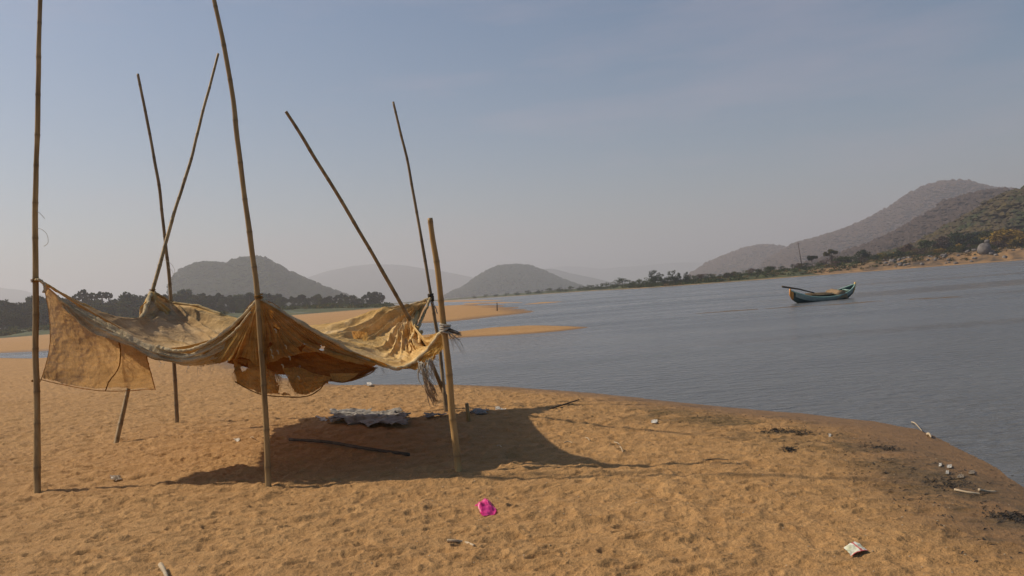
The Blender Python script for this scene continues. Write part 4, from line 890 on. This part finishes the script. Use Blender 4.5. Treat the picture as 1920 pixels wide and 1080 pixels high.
crumple('plastic_sheet', [(606, 771), (772, 777), (772, 807), (616, 799)], 'large torn grey sheet crumpled in the shade under the cloth', 'sheet', m_grey, .065, 9, 80, rag=.14, up=.008)
crumple('plastic_scrap', [(588, 783), (612, 784), (618, 791), (596, 790)], 'pale scrap at the left end of the torn grey sheet', 'scrap', m_white, .018, 19, 16, up=.0, rag=.28)
crumple('cloth_rag', [(885, 773), (918, 771), (914, 779), (868, 783)], 'thin grey rag lying in shade behind the golden post', 'rag', m_grey, .03, 29, 26, rag=.2)
crumple('cloth_rag', [(788, 781), (842, 780), (838, 785), (792, 787)], 'grey strip of rag left of the golden post', 'rag', m_grey, .03, 39, 26, rag=.2)
crumple('plastic_scrap', [(924, 763), (948, 763), (950, 768), (928, 769)], 'white scrap just beyond the shadow behind the golden post', 'scrap', m_white, .018, 49, 18, up=.0, rag=.28)
crumple('plastic_scrap', [(436, 821), (448, 821), (450, 828), (438, 828)], 'small white scrap on sand left of the shadow', 'scrap', m_white, .016, 59, 14, up=.0, rag=.28)
crumple('plastic_film', [(204, 893), (226, 893), (228, 902), (206, 903)], 'milky film half buried right of the left pole', 'plastic', m_clear, .02, 69, 18)
crumple('paper_scrap', [(1218, 789), (1234, 788), (1233, 795), (1219, 796)], 'small white paper scrap alone on the right sand', 'scrap', m_white, .016, 79, 14, up=.0, rag=.28)
crumple('plastic_scrap', [(686, 722), (696, 722), (698, 726), (688, 726)], 'tiny white scrap by the waterline behind the cloth', 'scrap', m_white, .05, 89, 12)
# wrapper with a red band
wq = [onsand(*p) for p in ((1594, 1022), (1612, 1020), (1627, 1028), (1627, 1038), (1597, 1046), (1580, 1031))]
def wrapper():
    n = 22; a, b, c_, d_ = onsand(1582, 1029), onsand(1608, 1020), onsand(1628, 1036), onsand(1596, 1046); V = []; red = []
    for j in range(n):
        for i in range(n):
            u, v = i/(n-1), j/(n-1); p = (a*(1-u)+b*u)*(1-v)+(d_*(1-u)+c_*u)*v
            p = p+np.array([0, 0, .010+.008*math.sin(u*3.1)+.008*float(fbm(np.array(u*4), np.array(v*4), 3, 3))]); V.append(p)
            red.append(1. if (abs(u-.62-.05*v) < .055 or v > .94) else 0.)
    F = [tuple(int(q) for q in f) for f in grid_faces(n, n) if not ((f[0] % n) > n-5 and (f[0]//n) < 4 and (f[0] % n)-(n-5) > (f[0]//n))]
    m, nn, o = mat_new('printed_wrapper'); t = NT(nn); c = t.mix(t.attr('red'), t.ramp(t.noise(14, 5, .6, t.obj()), (.4, (.50, .50, .33)), (.6, (.74, .72, .60))), (.55, .10, .09)); t.bsdf(o, c, .45, .4, t.bump(t.noise(30, 4, .6, t.obj()), .4, .004))
    V = np.array(V); b0 = V.mean(0); b0[2] = V[:, 2].min()-.005; ob = mesh_obj('wrapper', V-b0, F, m, attrs=dict(red=red)); ob.location = tuple(b0); props(ob, 'cream packet with a red stripe lying on the bottom right sand', 'wrapper')
wrapper()
def stick(name, pp, r, mat, label, cat='stick', group=None, up=.012, n=22, taper=.6):
    P = np.array([onsand(a, b)+[0, 0, up+(c if c else 0)] for a, b, c in pp]); P = cr1(P, n); s = np.linspace(0, 1, n)
    V, F = tube(P, r*(1-(1-taper)*s)*(1+.18*fbm(s*9, s*0, int(pp[0][0]), 3)), 8); return thing(name, V, F, mat, label, cat, group)
stick('stick', [(839, 1017, 0), (855, 1021, .012), (872, 1021, .004), (889, 1026, 0)], .011, m_stick, 'pale crooked stick on the sand below the pink bag')
stick('branch', [(543, 829, .02), (610, 835, .03), (680, 845, .02), (767, 858, .02)], .019, m_branch, 'long dark branch lying in the shadow between the poles', 'branch', taper=.9)
stick('stick', [(302, 1071, .03), (309, 1078, .01), (314, 1088, 0)], .016, m_stick, 'stub of pale wood at the bottom edge of the sand')
stick('driftwood', [(1706, 793, .0), (1716, 799, .02), (1729, 810, .0)], .007, m_stick, 'thin white driftwood stick poking up at the waterline')
stick('driftwood', [(1740, 816, 0), (1743, 818, .01), (1746, 822, 0)], .014, m_stick, 'short pale driftwood piece just right of the white stick')
stick('driftwood', [(1790, 921, 0), (1815, 926, .0), (1838, 929, 0)], .009, m_stick, 'pale flat driftwood in the dark strand line, left piece')
stick('driftwood', [(1836, 924, .01), (1850, 924, .0), (1868, 925, 0)], .011, m_stick, 'pale flat driftwood in the dark strand line, right piece')
stick('twig', [(1032, 768, 0), (1060, 762, .02), (1086, 755, .03)], .012, m_dkstick, 'dark twig at the tip of the shadow near the water')
for i, (pp, lab) in enumerate((([(1058, 832, 0), (1074, 834, .01)], 'pale twig left of the small twig cluster'), ([(1098, 823, 0), (1106, 830, .01)], 'tiny pale twig leaning upright in the cluster'), ([(1152, 833, .01), (1166, 840, 0)], 'short white twig in the middle of the right sand'),
      ([(1163, 842, .01), (1168, 850, 0)], 'white twig below the short white one'), ([(1318, 866, 0), (1366, 867, .01)], 'long thin twig lying flat on the right sand'), ([(470, 822, 0), (480, 826, 0)], 'tiny twig near the shadow on the left'), ([(932, 838, 0), (941, 842, .01)], 'pale twig inside the shadow right of the golden post'))):
    P = [(*q[:2], q[2]) for q in pp]; P.insert(1, ((P[0][0]+P[1][0])/2, (P[0][1]+P[1][1])/2-1, .012)); stick('twig', P, .006, m_stick if i != 4 else m_dkstick, lab, 'twig')
pb = onsand(878, 785); V, F = tube([pb+[0, 0, -.08], pb+[.0, 0, .08], pb+[-.005, 0, .20]], [.028, .026, .024], 9); thing('wooden_peg', V, F, M['bamboo'], 'short wooden peg driven into sand behind the golden post', 'peg')
# litter in the strand line
for i, (px, py, wv, lab, mt) in enumerate(((1763, 873, 9, 'small white scrap at the top of the strand line litter', m_white), (1780, 876, 12, 'white plastic piece in the strand line', m_white), (1822, 887, 16, 'milky plastic cup nearest the water in the litter', m_clear), (1800, 895, 18, 'milky crumpled bottle in the strand line litter', m_clear), (1556, 817, 6, 'white speck of litter beside the dark wet leaves', m_white), (1776, 887, 8, 'cream scrap under the litter in the strand line', m_white))):
    crumple('plastic_scrap', [(px-wv/2, py-4), (px+wv/2, py-4), (px+wv/2, py+4), (px-wv/2, py+4)], lab, 'litter', mt, .014, 100+i*7, 16, up=.0, rag=.3)
# dark wet leaf litter along the strand line
V = []; g = np.random.default_rng(3); Fq = []
L_ = np.array(STRAND)
for c in range(1300):
    if c < 800: ct = [(1455, 806, 26, 4), (1500, 808, 26, 4), (1650, 828, 34, 4), (1780, 890, 40, 9), (1890, 945, 40, 7), (1480, 842, 10, 3)][g.integers(0, 6)]; px, py = ct[0]+g.normal()*ct[2]*.6, ct[1]+g.normal()*ct[3]*.7; p = gnd(px, py)[:2]
    else:
        k = g.uniform(0, len(L_)-1.001); i = int(k); p = L_[i]*(1-(k-i))+L_[i+1]*(k-i)+g.normal(size=2)*np.array([.35, .35])
    a = g.uniform(0, PI)*.4; s = g.uniform(.003, .010); l = s*g.uniform(1, 3.5); z = gz(p[0], p[1])+.004; o_ = len(V)
    dx, dy = math.cos(a), math.sin(a)
    for (q, r_, up_) in ((-l, -s*.3, 0), (0, -s*.6, .012), (l, -s*.2, 0), (l*.9, s*.4, .01), (0, s*.6, .016), (-l*.8, s*.4, 0)): V.append((p[0]+dx*q-dy*r_, p[1]+dy*q+dx*r_, z+up_*g.uniform(.1, .5)))
    Fq.append(tuple(range(o_, o_+6)))
o = mesh_obj('leaf_litter', V, Fq, m_dkstick, smooth=False); props(o, kind='stuff', label='dark wet leaf litter along the strand line')
# pebbles and shell bits
V = []; Fq = []
for c in range(420):
    px = g.uniform(0, 1900); py = g.uniform(760, 1080); p = gnd(px, py); 
    if segdist(BEACH, np.array([p[0]]), np.array([p[1]]))[0] < .2: continue
    s = g.uniform(.002, .006); z = gz(p[0], p[1]); o_ = len(V)
    for d_ in ((1, 0, 0), (0, 1, 0), (-1, 0, 0), (0, -1, 0), (0, 0, .8), (0, 0, -.6)): V.append((p[0]+d_[0]*s*1.4, p[1]+d_[1]*s, z+d_[2]*s+s*.3))
    for f in ((0, 1, 4), (1, 2, 4), (2, 3, 4), (3, 0, 4), (1, 0, 5), (2, 1, 5), (3, 2, 5), (0, 3, 5)): Fq.append(tuple(o_+q for q in f))
o = mesh_obj('shell_fragments', V, Fq, m_stick, smooth=False); props(o, kind='stuff', label='pale shell bits and grit scattered on the sand')
# small stake on the far bar
sp = gnd(932, 581, .2); thing('stake', *tube([sp+[0, 0, -.2], sp+[.05, 0, .75]], [.06, .05], 6), M['trunk'], 'tiny dark stake on the far sandbar', 'stake')
